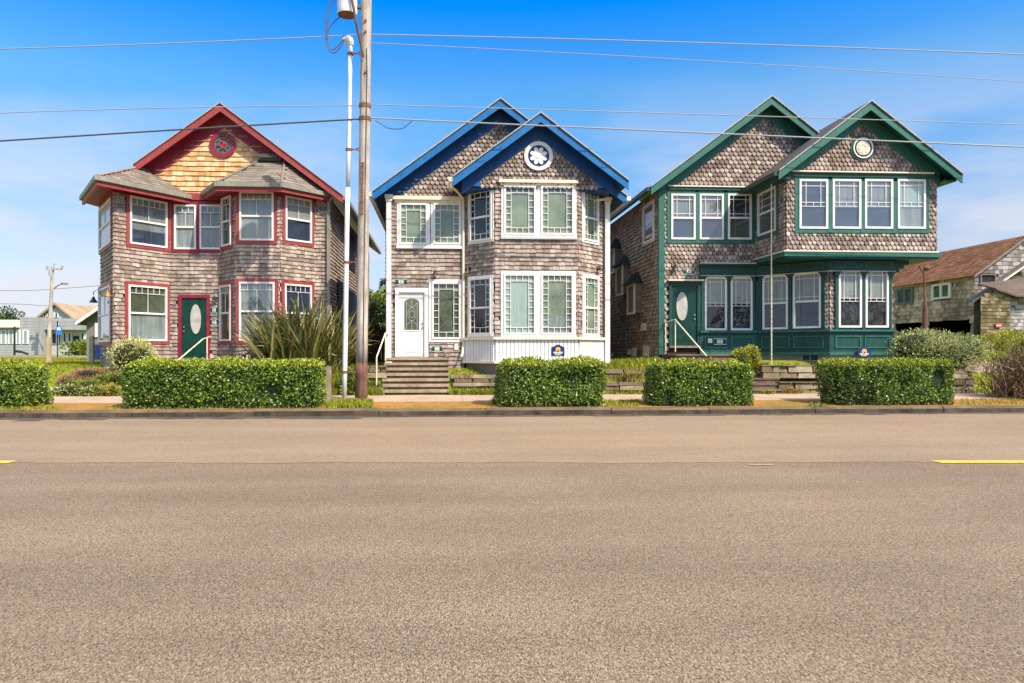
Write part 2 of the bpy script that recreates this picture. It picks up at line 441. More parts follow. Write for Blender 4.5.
def oval_door(house, fr, px0, px1, py0, py1, ox0, ox1, oy0, oy1, trim, tw, knob_px):
    ua, ub, zb, zt = fr.u(px0), fr.u(px1), fr.z((px0 + px1) / 2, py1), fr.z((px0 + px1) / 2, py0)
    mb = MB()
    fr.box(mb, ua - tw, ub + tw, zt, zt + tw, -.03, .07)
    fr.box(mb, ua - tw, ua, zb, zt, -.03, .067); fr.box(mb, ub, ub + tw, zb, zt, -.03, .067)
    mb.build('door_frame', trim, house)
    d = MB(); fr.box(d, ua + .005, ub - .005, zb + .02, zt - .005, -.03, .015)
    W = ub - ua; H = zt - zb
    uc, zc = fr.u((ox0 + ox1) / 2), fr.z((ox0 + ox1) / 2, (oy0 + oy1) / 2)
    ru, rz = (fr.u(ox1) - fr.u(ox0)) / 2, (fr.z(ox0, oy0) - fr.z(ox0, oy1)) / 2
    ring(fr, d, uc, zc, rz, rz + .05, .015, .03, asp=ru / rz)
    for k in (0, 1):                   # two raised panels at the bottom, scroll corners above
        a = ua + W * (.14 + .39 * k); b = a + W * .33
        fr.box(d, a, b, zb + H * .09, zb + H * .25, .015, .026)
        fr.slab(d, [(a, zt - H * .06), (a, zt - H * .15), (a + W * .1, zt - H * .10), (a + W * .25, zt - H * .06)] if k == 0 else [(b, zt - H * .06), (b - W * .25, zt - H * .06), (b - W * .1, zt - H * .10), (b, zt - H * .15)], .015, .026)
    dr = d.build('door', M['door_green'], house)
    o = MB(); oval(fr, o, uc, zc, ru, rz, .01, .02); o.build('pane', M['oval'], dr)
    kn = MB(); ku = fr.u(knob_px)
    for dz in (.0, .14):
        c = fr.pt(ku, zb + H * .45 + dz, .015)
        kn.tube([c, c + fr.n * .05], .028, 10)
    kn.build('handle', M['steel'], dr)
    s = MB(); fr.box(s, ua - tw, ub + tw, zb - .06, zb + .015, 0, .12); s.build('threshold', M['timber'], house)
    fr.holes.append((ua - tw * .8, ub + tw * .8, zb - .1, zt + tw * .8))

def gable_roof(house, xr, zr, xl, xR, m, y0, y1, top, rake, soffit, frieze, wall_y, wl, wr, fh=.32, rh=.26, th=.14, split_soffit=False, gut=None):
    """ridge along depth at xr; top edge height zr at the ridge; eaves at xl and xR; wall_y the gable wall; frieze from wl to wr."""
    zt = lambda x: zr - m * abs(x - xr)
    roof = MB()
    for xe in (xl, xR):
        s = 1 if xe > xr else -1
        p = [(xr, zt(xr) - .05), (xe, zt(xe) - .05), (xe, zt(xe)), (xr, zt(xr))]
        roof.hexa([(p[0][0], y0 - .02, p[0][1]), (p[1][0], y0 - .02, p[1][1]), (p[1][0], y1, p[1][1]), (p[0][0], y1, p[0][1]),
                   (p[3][0], y0 - .02, p[3][1]), (p[2][0], y0 - .02, p[2][1]), (p[2][0], y1, p[2][1]), (p[3][0], y1, p[3][1])])
    r = roof.build('roof', top, house)
    dr = MB()
    for xe in (xl, xR):
        dr.hexa([(xr, y0 - .045, zt(xr) - .035), (xe, y0 - .045, zt(xe) - .035), (xe, y0 - .022, zt(xe) - .035), (xr, y0 - .022, zt(xr) - .035),
                 (xr, y0 - .045, zt(xr) + .012), (xe, y0 - .045, zt(xe) + .012), (xe, y0 - .022, zt(xe) + .012), (xr, y0 - .022, zt(xr) + .012)])
    dr.build('drip_edge', M['drip'], r)
    for xe in (xl, xR):
        b = MB()
        b.hexa([(xr, y0, zt(xr) - .052 - rh), (xe, y0, zt(xe) - .052 - rh), (xe, y0 + .05, zt(xe) - .052 - rh), (xr, y0 + .05, zt(xr) - .052 - rh),
                (xr, y0, zt(xr) - .052), (xe, y0, zt(xe) - .052), (xe, y0 + .05, zt(xe) - .052), (xr, y0 + .05, zt(xr) - .052)])
        b.build('rake_board', rake, house)
    so_ = MB()
    for xe in (xl, xR):
        so_.hexa([(xr, y0 + .052, zt(xr) - th), (xe, y0 + .052, zt(xe) - th), (xe, y1, zt(xe) - th), (xr, y1, zt(xr) - th),
                  (xr, y0 + .052, zt(xr) - .053), (xe, y0 + .052, zt(xe) - .053), (xe, y1, zt(xe) - .053), (xr, y1, zt(xr) - .053)])
    so_.build('soffit', soffit, house)
    fz = MB()
    for xe in (wl, wr):
        fz.hexa([(xr, wall_y - .04, zt(xr) - th - fh), (xe, wall_y - .04, zt(xe) - th - fh), (xe, wall_y + .0, zt(xe) - th - fh), (xr, wall_y, zt(xr) - th - fh),
                 (xr, wall_y - .04, zt(xr) - th - .002), (xe, wall_y - .04, zt(xe) - th - .002), (xe, wall_y, zt(xe) - th - .002), (xr, wall_y, zt(xr) - th - .002)])
    fz.build('frieze_board', frieze, house)
    if gut:
        for xe, s in gut[1]:
            g = MB(); z = zt(xe) - .03
            a, b_ = (xe, xe + s * .13)
            g.box(min(a, b_), max(a, b_), y0 + .03, y1, z - .13, z)
            g.build('gutter', gut[0], house)
    return zt

def lamp(house, fr, px, py, kind='sconce'):
    u, z = fr.u(px), fr.z(px, py)
    mb = MB(); fr.box(mb, u - .05, u + .05, z - .08, z + .08, 0, .03)
    mb.tube([fr.pt(u, z + .04, .03), fr.pt(u, z + .09, .10), fr.pt(u, z + .05, .14)], .015, 6)
    c = fr.pt(u, z - .04, .14)
    mb.lathe(c, [(.02, .10), (.05, .08), (.09, .0), (.085, -.005)], 12)
    o = mb.build('wall_lamp', M['black'], house)
    g = MB(); g.lathe(c, [(.0, -.07), (.035, -.06), (.045, -.02), (.03, .02)], 10); g.build('lamp_glass', M['lampglass'], o, True)

def plaque(house, fr, px0, px1, py0, py1, kind=0):
    ua, ub, zb, zt = fr.u(px0), fr.u(px1), fr.z((px0 + px1) / 2, py1), fr.z((px0 + px1) / 2, py0)
    mb = MB(); fr.box(mb, ua, ub, zb, zt, 0, .035)
    o = mb.build('number_plaque', M['plaque'], house)
    w, h = ub - ua, zt - zb
    k = MB()
    for q in range(3):                 # three pale numerals
        a = ua + w * (.30 + .15 * q)
        fr.box(k, a, a + w * .09, zb + h * .22, zb + h * .80, .035, .04)
        if q != 1: fr.box(k, a - w * .015, a + w * .12, zb + h * .45, zb + h * .57, .035, .0395)
    fr.box(k, ua + w * .02, ub - w * .02, zt - h * .09, zt - h * .03, .035, .04); fr.box(k, ua + w * .02, ub - w * .02, zb + h * .03, zb + h * .09, .035, .04)
    k.build('lettering', M['white'], o)
    e = MB()
    for a in (.07, .78): fr.box(e, ua + w * a, ua + w * (a + .15), zb + h * .25, zb + h * .75, .035, .041)
    e.build('emblem', M['black'], o)

def house_sign(house, fr, px0, px1, py0, py1, rounded=False):
    ua, ub, zb, zt = fr.u(px0), fr.u(px1), fr.z((px0 + px1) / 2, py1), fr.z((px0 + px1) / 2, py0)
    w, h = ub - ua, zt - zb; uc = (ua + ub) / 2
    D0, D1 = .06, .09
    poly = [(ua, zb), (ub, zb), (ub, zb + h * .72)]
    if rounded: poly += [(uc + w * .42 * math.cos(a), zb + h * .6 + h * .4 * math.sin(a)) for a in [R(k) for k in (30, 60, 90, 120, 150)]]
    else: poly += [(uc, zt)]
    poly += [(ua, zb + h * .72)]
    mb = MB(); fr.slab(mb, poly, D0, D1); o = mb.build('sign', M['navy_sign'], house)
    e = MB()
    n = 20; e_ = [(uc + w * (.2 if k % 2 else .17) * math.cos(2 * math.pi * k / n), zb + h * .55 + w * (.2 if k % 2 else .17) * math.sin(2 * math.pi * k / n)) for k in range(n)]
    fr.slab(e, e_, D1, D1 + .008); e.build('sun_emblem', M['sign_sun'], o)
    c = MB(); fr.slab(c, [(uc - .03, zb + h * .36), (uc + .03, zb + h * .36), (uc + .012, zb + h * .52), (uc - .012, zb + h * .52)], D1 + .008, D1 + .013)
    c.build('lighthouse_emblem', M['black'], o)
    t = MB()                           # two short rows of pale lettering, too small to read
    for k in range(7):
        a = ua + w * (.16 + .1 * k); fr.box(t, a, a + w * .075, zb + h * .2, zb + h * .36, D1, D1 + .006)
    for k in range(5):
        a = ua + w * (.28 + .09 * k); fr.box(t, a, a + w * .065, zb + h * .06, zb + h * .15, D1, D1 + .006)
    t.build('lettering', M['white'], o)
M['navy_sign'] = paint('sign_navy', (.008, .03, .13), .4)
M['sign_sun'] = paint('sign_sun_yellow', (.75, .38, .06), .5)

def handrail(label, pts, post_pts, r=.022, m='cream'):
    mb = MB(); mb.tube(pts, r, 8)
    o = mb.build('handrail', M[m])
    tag(o, label, 'handrail', 'handrails beside the front doors')
    for a, b in post_pts:
        q = MB(); q.tube([a, b], r * .95, 8); q.build('post', M[m], o)
    return o

def offset_line(pts, d):
    """plan polyline pushed sideways by d (to the outside when walked left to right as seen from outside)."""
    out = []
    ns = []
    for a, b in zip(pts, pts[1:]):
        v = Vector((b[0] - a[0], b[1] - a[1])).normalized(); ns.append(Vector((v.y, -v.x)))
    for k, p in enumerate(pts):
        if k == 0: n = ns[0]
        elif k == len(pts) - 1: n = ns[-1]
        else: n = (ns[k - 1] + ns[k]) / (1 + ns[k - 1].dot(ns[k]))
        out.append((p[0] + n.x * d, p[1] + n.y * d))
    return out
def strip(mb, pts, d0, d1, z0, z1, m=0):
    a, b = offset_line(pts, d0), offset_line(pts, d1)
    for k in range(len(pts) - 1):
        mb.hexa([(*b[k], z0), (*b[k + 1], z0), (*a[k + 1], z0), (*a[k], z0), (*b[k], z1), (*b[k + 1], z1), (*a[k + 1], z1), (*a[k], z1)], m)
def roof_plane(mb, tri, m=0, bm=1, row=.16):
    """a sloping roof face given by eave start, eave end, and the upper points; covered in laid shingles"""
    a, b = Vector(tri[0]), Vector(tri[1])
    t = (b - a).normalized(); n = None
    for c in tri[2:]:
        w = Vector(c) - a; w = w - t * w.dot(t)
        if w.length > .2: break
    fr = Frame(a, t, w)
    poly = [((Vector(p) - a).dot(fr.t), (Vector(p) - a).dot(fr.w)) for p in tri]
    shingles(mb, fr, poly, row, (.22, .36), 'rect', m, bm, .004, .012, True, .004)

# =================================================================== structure: ground, road, pavement
def sm(x, a, b):
    t = max(0, min(1, (x - a) / (b - a))); return t * t * (3 - 2 * t)
def gz(x, y):
    if y < 17.15: return -.03
    z = .16 + .04 * sm(y, 17.2, 18.9) + .06 * sm(y, 18.9, 20.6)
    z += (.78 + .22 * sm(x, 2, 8)) * sm(y, 20.7, 22.3)
    z += .12 * sm(y, 30, 60) * (1 - sm(x, 6, 12)) + .85 * sm(y, 26, 40) * sm(x, 11, 17)
    return z
def grid_mesh(name, xs, ys, zf, mats):
    mb = MB(); nx = len(xs)
    pts = [(x, y, zf(x, y)) for y in ys for x in xs]
    mb.mesh(pts, [(j * nx + i, j * nx + i + 1, (j + 1) * nx + i + 1, (j + 1) * nx + i) for j in range(len(ys) - 1) for i in range(nx - 1)])
    return mb.build(name, mats, None, True)
XS = [-900, -300, -120, -60] + [x * 1.0 for x in range(-40, 46)] + [60, 120, 300, 900]
YS = [-900, -200, -60, -20, 17.1, 17.18, 17.8, 18.4, 18.9, 19.5, 20.1, 20.6] + [20.7 + .2 * k for k in range(1, 10)] + [24, 26, 28, 30, 33, 36, 40, 45, 50, 60, 80, 120, 300, 1500]
M['grass_ground'] = mat('lawn', (.19, .225, .018), .95, noise=[(.5, .35, (.15, .12, .03)), (6, .25), (2.2, .25)], fine=(30, .3), bump=(25, .6, .03), spec=.1)
M['strip'] = mat('bare_strip_soil', (.36, .165, .045), .95, noise=[(.7, .75, (.16, .15, .03)), (4, .25)], fine=(40, .3), bump=(25, .6, .02), spec=.1)
M['walk'] = mat('pinkish_concrete', (.42, .31, .225), .9, noise=[(1, .15), (3, .3, (.25, .19, .13))], fine=(45, .15), bump=(60, .2, .005), spec=.2)
M['kerb'] = mat('kerb_concrete', (.155, .115, .072), .95, noise=[(1.2, .35), (3, .5, (.09, .075, .05))], fine=(40, .25), bump=(20, .6, .02), spec=.15)
def asphalt(name, c, grain, big):
    m = bpy.data.materials.new(name); m.use_nodes = True
    n, l = m.node_tree.nodes, m.node_tree.links; b = n['Principled BSDF']
    tc = n.new('ShaderNodeTexCoord')
    def nz(s, d=4, r=.65, vec=None):
        x = n.new('ShaderNodeTexNoise'); x.inputs['Scale'].default_value = s; x.inputs['Detail'].default_value = d; x.inputs['Roughness'].default_value = r
        l.new(vec or tc.outputs['Object'], x.inputs['Vector']); return x.outputs['Fac']
    def rg(f, lo, hi, a, b_):
        x = n.new('ShaderNodeMapRange'); x.inputs[1].default_value = lo; x.inputs[2].default_value = hi; x.inputs[3].default_value = a; x.inputs[4].default_value = b_
        l.new(f, x.inputs[0]); return x.outputs[0]
    def ml(a, b_):
        x = n.new('ShaderNodeMath'); x.operation = 'MULTIPLY'; l.new(a, x.inputs[0]); l.new(b_, x.inputs[1]); return x.outputs[0]
    v = n.new('ShaderNodeTexVoronoi'); v.inputs['Scale'].default_value = 165; mq = n.new('ShaderNodeMapping'); mq.inputs['Scale'].default_value = (1, .42, 1); l.new(tc.outputs['Object'], mq.inputs[0]); l.new(mq.outputs[0], v.inputs['Vector'])
    st = n.new('ShaderNodeSeparateColor'); l.new(v.outputs['Color'], st.inputs[0])
    g1 = rg(st.outputs[0], 0, 1, 1 - grain, 1 + grain)                 # aggregate stones
    g2 = rg(nz(108, 2, .8, mq.outputs[0]), .34, .66, 1 - grain * .9, 1 + grain * .9)
    g3 = rg(nz(45, 3, .7, mq.outputs[0]), .3, .7, 1 - grain * .35, 1 + grain * .35)
    mp_ = n.new('ShaderNodeMapping'); mp_.inputs['Scale'].default_value = (.12, 1.1, 1); l.new(tc.outputs['Object'], mp_.inputs[0])
    g4 = rg(nz(1.0, 5, .55, mp_.outputs[0]), .3, .7, 1 - big, 1 + big)      # long wheel-path bands
    g5 = rg(nz(.35, 5, .6), .3, .7, 1 - big * .8, 1 + big * .8)
    pit = rg(nz(88, 2, .6, mq.outputs[0]), .34, .42, .30, 1)
    f = ml(ml(ml(ml(ml(g1, g2), g3), g4), g5), pit)
    x = n.new('ShaderNodeVectorMath'); x.operation = 'SCALE'; x.inputs[0].default_value = c; l.new(f, x.inputs['Scale'])
    l.new(x.outputs[0], b.inputs['Base Color']); b.inputs['Roughness'].default_value = .88; b.inputs['Specular IOR Level'].default_value = .25
    bp = n.new('ShaderNodeBump'); bp.inputs['Strength'].default_value = .45; bp.inputs['Distance'].default_value = .005
    l.new(ml(g1, g2), bp.inputs['Height']); l.new(bp.outputs[0], b.inputs['Normal'])
    return m
M['asphalt'] = asphalt('worn_tan_asphalt', (.21, .153, .099), .52, .14)
M['asphalt_far'] = asphalt('smoother_asphalt', (.265, .192, .123), .22, .10)
struct(grid_mesh('ground', XS, YS, gz, M['grass_ground']))
RX = [-300, -60] + list(range(-30, 32, 3)) + [60, 300]
struct(grid_mesh('road', RX, [-8, 0, 3, 6, 10, 14, 17.06], lambda x, y: 0.0, M['asphalt']))
def lane_edge(x): return 9.95 - .058 * x
mb = MB()
RX2 = [-300, -60] + [-30 + .12 * k for k in range(501)] + [60, 300]; je = [.05 * math.sin(x * 1.7) * math.sin(x * .61) + random.uniform(-.035, .035) for x in RX2]
for k, (a, b) in enumerate(zip(RX2, RX2[1:])):
    mb.face([(a, min(16, max(6, lane_edge(a) + je[k])), .004), (b, min(16, max(6, lane_edge(b) + je[k + 1])), .004), (b, 16.95, .004), (a, 16.95, .004)])
struct(mb.build('road_lane', M['asphalt_far']))
M['gutter_dirt'] = mat('gutter_grit', (.075, .06, .042), .9, noise=[(1.5, .5), (5, .3)], fine=(40, .3))
mb = MB(); x = -60
while x < 70:
    w = random.uniform(.3, .9); d = .16 + .22 * random.random() + (.45 if -13 < x < -2 else 0) * random.random()
    mb.face([(x, 16.93 - d, .008), (x + w, 16.93 - d, .008), (x + w, 17.055, .008), (x, 17.055, .008)]); x += w
struct(mb.build('road_gutter', M['gutter_dirt']))
M['yellow'] = mat('yellow_road_paint', (.66, .44, .03), .7, noise=[(3, .15), (22, .75, (.25, .18, .10))], fine=(90, .25))
M['whiteline'] = mat('worn_white_road_paint', (.38, .32, .25), .8, noise=[(20, .7, (.24, .18, .12))], fine=(60, .3))
def dash(x0, x1, w, m, name, off=0, taper=.12):
    mb = MB(); n = 6
    for k in range(n):
        a, b = x0 + (x1 - x0) * k / n, x0 + (x1 - x0) * (k + 1) / n
        ya, yb = lane_edge(a) + off, lane_edge(b) + off
        mb.face([(a, ya - w / 2, .0085), (b, yb - w / 2, .0085), (b, yb + w / 2, .0085), (a, ya + w / 2, .0085)])
    return struct(mb.build(name, m))
dash(P(937, 400, 9.55).x, 12.5, .24, M['yellow'], 'road_marking', .03)
dash(-10, P(10, 400, 10.3).x, .24, M['yellow'], 'road_marking', .05)
dash(P(745, 400, 9.6).x, P(768, 400, 9.6).x, .07, M['whiteline'], 'road_marking', -.22)
# kerb in cast lengths
mb = MB(); x = -40.0
while x < 60:
    L_ = 2.9 + random.uniform(-.5, .5); dz = random.uniform(-.012, .012); dy = random.uniform(-.012, .012)
    n = 8
    for k in range(n):
        a, b = x + .012 + (L_ - .02) * k / n, x + .012 + (L_ - .02) * (k + 1) / n
        j0, j1 = [random.uniform(-.008, .008) for _ in range(2)]
        mb.mesh([(a, 17.05 + dy, -.02), (b, 17.05 + dy, -.02), (b, 17.07 + dy + j1, .12 + dz), (a, 17.07 + dy + j0, .12 + dz), (a, 17.10 + dy, .172 + dz), (b, 17.10 + dy, .172 + dz), (b, 17.27, .175 + dz), (a, 17.27, .175 + dz)],
                [(3, 2, 5, 4), (4, 5, 6, 7)])
        mb.mesh([(a, 17.05 + dy, -.02), (b, 17.05 + dy, -.02), (b, 17.07 + dy + j1, .12 + dz), (a, 17.07 + dy + j0, .12 + dz)], [(0, 1, 2, 3)], 1)
    x += L_
mb.box(-40, 60, 17.09, 17.26, -.02, .14)
M['kerb_grime_shade'] = mat('kerb_grime_shade', (.06, .043, .026), .95, noise=[(1.6, .5), (5, .4)], fine=(40, .3), bump=(20, .6, .02))  # grime on the lower face, with the kerb's shadow line painted in
struct(mb.build('kerb', [M['kerb'], M['kerb_grime_shade']]))
# planting strip and pavement follow the ground, a little above it
def band(name, x0, x1, y0, y1, dz, m, nx=60, ny=4):
    return struct(grid_mesh(name, [x0 + (x1 - x0) * k / nx for k in range(nx + 1)], [y0 + (y1 - y0) * k / ny for k in range(ny + 1)], lambda x, y: gz(x, y) + dz, m))
band('planting_strip', -45, 60, 17.25, 18.92, .008, M['strip'])
mb = MB(); x = -45.0
while x < 60:
    w = 1.52; dz = random.uniform(-.004, .004)
    y0, y1 = 18.9, 20.55
    mb.hexa([(x, y0, gz(x, y0) - .03), (x + w - .012, y0, gz(x, y0) - .03), (x + w - .012, y1, gz(x, y1) - .03), (x, y1, gz(x, y1) - .03),
             (x, y0, gz(x, y0) + .02 + dz), (x + w - .012, y0, gz(x, y0) + .02 + dz), (x + w - .012, y1, gz(x, y1) + .02 + dz), (x, y1, gz(x, y1) + .02 + dz)]); x += w
struct(mb.build('sidewalk', M['walk']))
band('side_street', -95, -21, 46, 56, .02, M['asphalt_far'])
M['gravel'] = mat('tan_gravel', (.36, .28, .20), .95, noise=(2, .25), fine=(25, .35), bump=(30, .8, .03))
band('gravel_path', 15.5, 21.5, 21.6, 25.0, .02, M['gravel'], 20, 8)

# =================================================================== RED HOUSE
red = thing('house', 'brown shingled house with red trim, golden cedar gable and a round rose plaque', 'house', (-7.5, 24.4, 1.0), 'shingled houses along the street')
C, I_, L_ = (-10.35, 22.85), (-9.22, 24.4), (-11.85, 25.2)
T0, T1, T2, T3 = (-7.54, 24.4), (-6.70, 23.42), (-5.30, 23.42), (-4.30, 24.4)
pl, pr = Facet(L_, C), Facet(C, I_)
rec = Facet(I_, T0)
tl, tf, tr = Facet(T0, T1), Facet(T1, T2), Facet(T2, T3)
stub, rside = Facet(T3, (-3.82, 24.4)), Facet((-3.82, 24.4), (-3.82, 37.3))
W = lambda *a, **k: win(red, *a, **dict(dict(trim=M['red'], tw=.11, style='row', mid=.5), **k))
W(pr, 129, 166.3, 199, 246, blind='curtain', low='room_blue', glass='glass_bright', split=.3)
W(pr, 127.5, 166, 286, 341, blind='room_green', low='curtain', split=.5)
W(pl, 100.6, 112.2, 204, 247, glass='glass_bright', blind='blind')
W(pl, 100.2, 111.8, 287.5, 342, glass='glass_bright', blind='blind')
W(rec, 174.7, 196.6, 205, 249.5, blind='curtain', trim=M['maroon'])
W(rec, 200.2, 222.0, 205, 249.5, blind='curtain', trim=M['maroon'], trims=(0, 1, 1, 1))
W(tl, 222.9, 232.2, 197, 246, blind='room_green', glass='glass_bright')
W(tl, 221, 231.9, 285.3, 341, blind='room_green', glass='glass_bright')
W(tf, 239.8, 274, 192, 240.7, blind='blind')
W(tf, 239.5, 275, 282, 340.7, blind='curtain', glass='glass_bright')
W(tr, 284.6, 310.8, 198, 242, blind='blind', low='room_blue', split=.5, glass='glass_bright')
W(tr, 283.8, 310.7, 284.5, 342, blind='room_blue', glass='glass_bright')
oval_door(red, rec, 182.2, 207, 298, 358.5, 190.5, 201.5, 304, 334, M['maroon'], .11, 184.5)
z0, z1 = .85, 6.72
wb = MB()
for f in (pl, pr): shingles(wb, f, [(0, z0), (f.L, z0), (f.L, z1), (0, z1)])
wb.build('bay_wall', [M['shingle'], M['backing']], red)
wb = MB()
for f in (tl, tf, tr): shingles(wb, f, [(0, z0), (f.L, z0), (f.L, z1), (0, z1)])
wb.build('bay_wall', [M['shingle'], M['backing']], red)
wb = MB()
shingles(wb, rec, [(0, z0), (rec.L, z0), (rec.L, 6.72), (0, 6.72)]); shingles(wb, stub, [(0, z0), (stub.L, z0), (stub.L, 6.8), (0, 6.8)])
rzt = lambda x: 9.88 - .745 * abs(x + 7.38)
rside.holes += [(rside.u(336.5), rside.u(342.3), 1.6, 4.15), (rside.u(347), rside.u(354.5), 1.6, 4.1), (rside.u(346), rside.u(354.5), 5.0, 6.5)]
shingles(wb, rside, [(0, z0), (rside.L, z0), (rside.L, 6.85), (0, 6.85)])
lw_ = Facet((-11.1, 37.3), (-11.6, 25.5)); shingles(wb, lw_, [(0, z0), (lw_.L, z0), (lw_.L, 6.7), (0, 6.7)])
wb.build('wall', [M['shingle'], M['backing']], red)
for a, b, c, d in rside.holes:
    mb = MB(); rside.box(mb, a - .08, b + .08, c - .08, d + .08, 0, .03)
    v = c
    while v < d:
        mb.mesh([rside.pt(a, v, .08), rside.pt(b, v, .08), rside.pt(b, v + .10, .035), rside.pt(a, v + .10, .035)], [(0, 1, 2, 3)]); v += .11
    mb.build('louvre', M['louvre'] if 'louvre' in M else M.setdefault('louvre', paint('dark_brown_louvre', (.035, .024, .02))), red)
gab = Facet((-11.0, 24.4), (-3.82, 24.4))
wb = MB()
k = .46
gp = [(-10.3 + 11.0, 6.9), (7.18, 6.9), (7.18, 7.0 - .0), (11.0 - 7.38, 9.88 - k), (-10.3 + 11.0, rzt(-10.3) - k)]
shingles(wb, gab, gp, .17, (.13, .34), 'rect', d0=.006)
wb.build('gable_wall', [M['shingle_cedar'], M['backing']], red)
mb = MB(); rec.box(mb, .05, rec.L - .02, 6.70, 6.93, 0, .05); mb.build('frieze_band', M['red'], red)
gable_roof(red, -7.38, 9.88, -10.2, -3.31, .745, 23.9, 37.5, M['roof_tan'], M['red'], M['maroon'], M['maroon'], 24.4, -10.2, -3.84, fh=.56, rh=.24, gut=(M['gutter'], [(-3.31, 1)]))
# round rose plaque
ga = Facet((-12, 24.4), (-3, 24.4)); uc, zc = ga.u(223.3), ga.z(223.3, 145.5)
mb = MB(); oval(ga, mb, uc, zc, .44, .44, 0, .05, 0, 32); ring(ga, mb, uc, zc, .30, .44, .05, .09)
md = mb.build('medallion', M['maroon'], red)
mb = MB(); oval(ga, mb, uc, zc, .29, .29, .05, .058, 0, 28); mb.build('panel', M['rose_bg'] if 'rose_bg' in M else M.setdefault('rose_bg', paint('grey_panel', (.10, .11, .115))), md)
mb = MB()
for dx, dz, r in ((-.12, -.01, .075), (.07, .05, .085), (.02, -.09, .06), (-.03, .11, .045)):
    for j in range(4):
        oval(ga, mb, uc + dx + .025 * math.cos(j * 1.9), zc + dz + .025 * math.sin(j * 1.9), r * (1 - .22 * j), r * (1 - .22 * j), .058, .072 + .012 * j, 0, 9)
mb.build('rose', M['red'], md)
mb = MB()
for a in (20, 60, 100, 150, 200, 250, 290, 335):
    x, z = uc + .2 * math.cos(R(a)), zc + .2 * math.sin(R(a)); q = R(a + 50)
    ga.slab(mb, [(x + .07 * math.cos(q), z + .07 * math.sin(q)), (x - .045 * math.sin(q), z + .045 * math.cos(q)), (x - .07 * math.cos(q), z - .07 * math.sin(q)), (x + .045 * math.sin(q), z - .045 * math.cos(q))], .058, .07)
mb.build('leaf_relief', M['dgreen'], md)
# prow roof
eav = [(-12.3, 24.87), (-10.38, 21.88), (-8.54, 24.4)]
ze = 6.86
A1, A2 = (-10.1, 24.38, 7.80), (-11.3, 26.4, 7.80)
mb = MB()
e3 = [Vector((x, y, ze)) for x, y in eav]
roof_plane(mb, [e3[1], e3[2], Vector(A1)]); roof_plane(mb, [e3[0], e3[1], Vector(A1), Vector(A2)])
up_ = Vector((0, 0, .025)); mb.tube([e3[1] + up_, Vector(A1) + up_], .045, 6)
r_ = mb.build('bay_roof', [M['roof_tan'], M['backing']], red)
mb = MB(); strip(mb, eav, -.02, .11, ze - .13, ze + .01); mb.build('gutter', M['gutter'], red)
mb = MB(); strip(mb, eav, -.05, .03, ze - .27, ze - .13); mb.build('fascia', M['red'], red)
mb = MB(); mb.prism([eav[0], eav[1], eav[2], (-9.2, 24.45), (-10.4, 24.9), (-11.9, 26.5)], ze - .19, ze - .135); mb.build('soffit', M['maroon'], red)
# tower roof
eav = [(-8.07, 24.4), (-7.18, 22.95), (-5.14, 22.95), (-3.72, 24.4)]
ze = 6.97
e3 = [Vector((x, y, ze)) for x, y in eav]
B1, B2 = Vector((-6.08, 24.38, 8.12)), Vector((-5.35, 24.38, 8.12))
mb = MB()
roof_plane(mb, [e3[0], e3[1], B1]); roof_plane(mb, [e3[1], e3[2], B2, B1]); roof_plane(mb, [e3[2], e3[3], B2])
mb.tube([e3[1] + up_, B1 + up_], .045, 6); mb.tube([e3[2] + up_, B2 + up_], .045, 6)
r_ = mb.build('bay_roof', [M['roof_tan'], M['backing']], red)
mb = MB(); mb.box(-6.2, -5.42, 24.1, 24.38, 8.02, 8.10); mb.box(-6.1, -5.35, 24.02, 24.38, 8.10, 8.22); mb.build('roof_vent', M['roof_dark'], r_)
mb = MB(); strip(mb, eav, -.02, .11, ze - .13, ze + .01); mb.build('gutter', M['gutter'], red)
mb = MB(); strip(mb, eav, -.05, .03, ze - .27, ze - .13); mb.build('fascia', M['red'], red)
mb = MB(); mb.prism([eav[0], eav[1], eav[2], eav[3], (-4.3, 24.45), (-7.4, 24.45)], ze - .19, ze - .135); mb.build('soffit', M['maroon'], red)
mb = MB(); strip(mb, [T0, T1, T2, T3], .0, .05, 6.70, 6.80); mb.build('frieze_band', M['maroon'], red)
mb = MB(); strip(mb, [L_, C, I_], .0, .05, 6.60, 6.68); mb.build('frieze_band', M['maroon'], red)
mb = MB(); x = -3.86; mb.box(x - .05, x + .05, 24.27, 24.36, 1.1, 6.72); mb.tube([(x, 24.31, 6.7), (x + .2, 24.2, 6.85)], .045, 8); mb.build('downspout', M['gutter'], red)
lamp(red, rec, 215.5, 299)
plaque(red, rec, 210.5, 218.5, 306.5, 313.5); plaque(red, rec, 209.5, 219.5, 319, 326)
house_sign(red, Facet((-8, 23.36), (-4, 23.36)), 242.5, 256, 352, 362.5)
# bell lamps on the prow
po = Facet(*offset_line([L_, C], .3))
for px, py in ((93.5, 299.5), (107.6, 293)):
    c = po.pt(po.u(px), po.z(px, py)); mb = MB()
    mb.lathe(c, [(.02, .10), (.035, .09), (.05, .03), (.13, -.09), (.14, -.105), (.12, -.1)], 14)
    q = pl.pt(min(max(po.u(px), .1), pl.L - .06), c.z + .1, .02)
    mb.tube([c + Vector((0, 0, .15)), c + Vector((0, 0, .26)), (c + q) / 2 + Vector((0, 0, .3)), q], .014, 6)
    o = mb.build('bell_lamp', M['gold'] if px > 100 else M['black'], red)
mb = MB(); mb.box(-8.9, -7.6, 23.2, 24.35, .9, 1.28); mb.build('doorstep', M['conc'], red)
handrail('slim pale handrail rising to the dark green door of the red-trimmed house', [P(176, 362, 22.6), P(203, 339, 23.9), P(210.5, 336.5, 23.9)], [(P(207, 337, 23.9), P(207, 361, 23.9)), (P(178, 361, 22.6), P(178, 373, 22.6))])

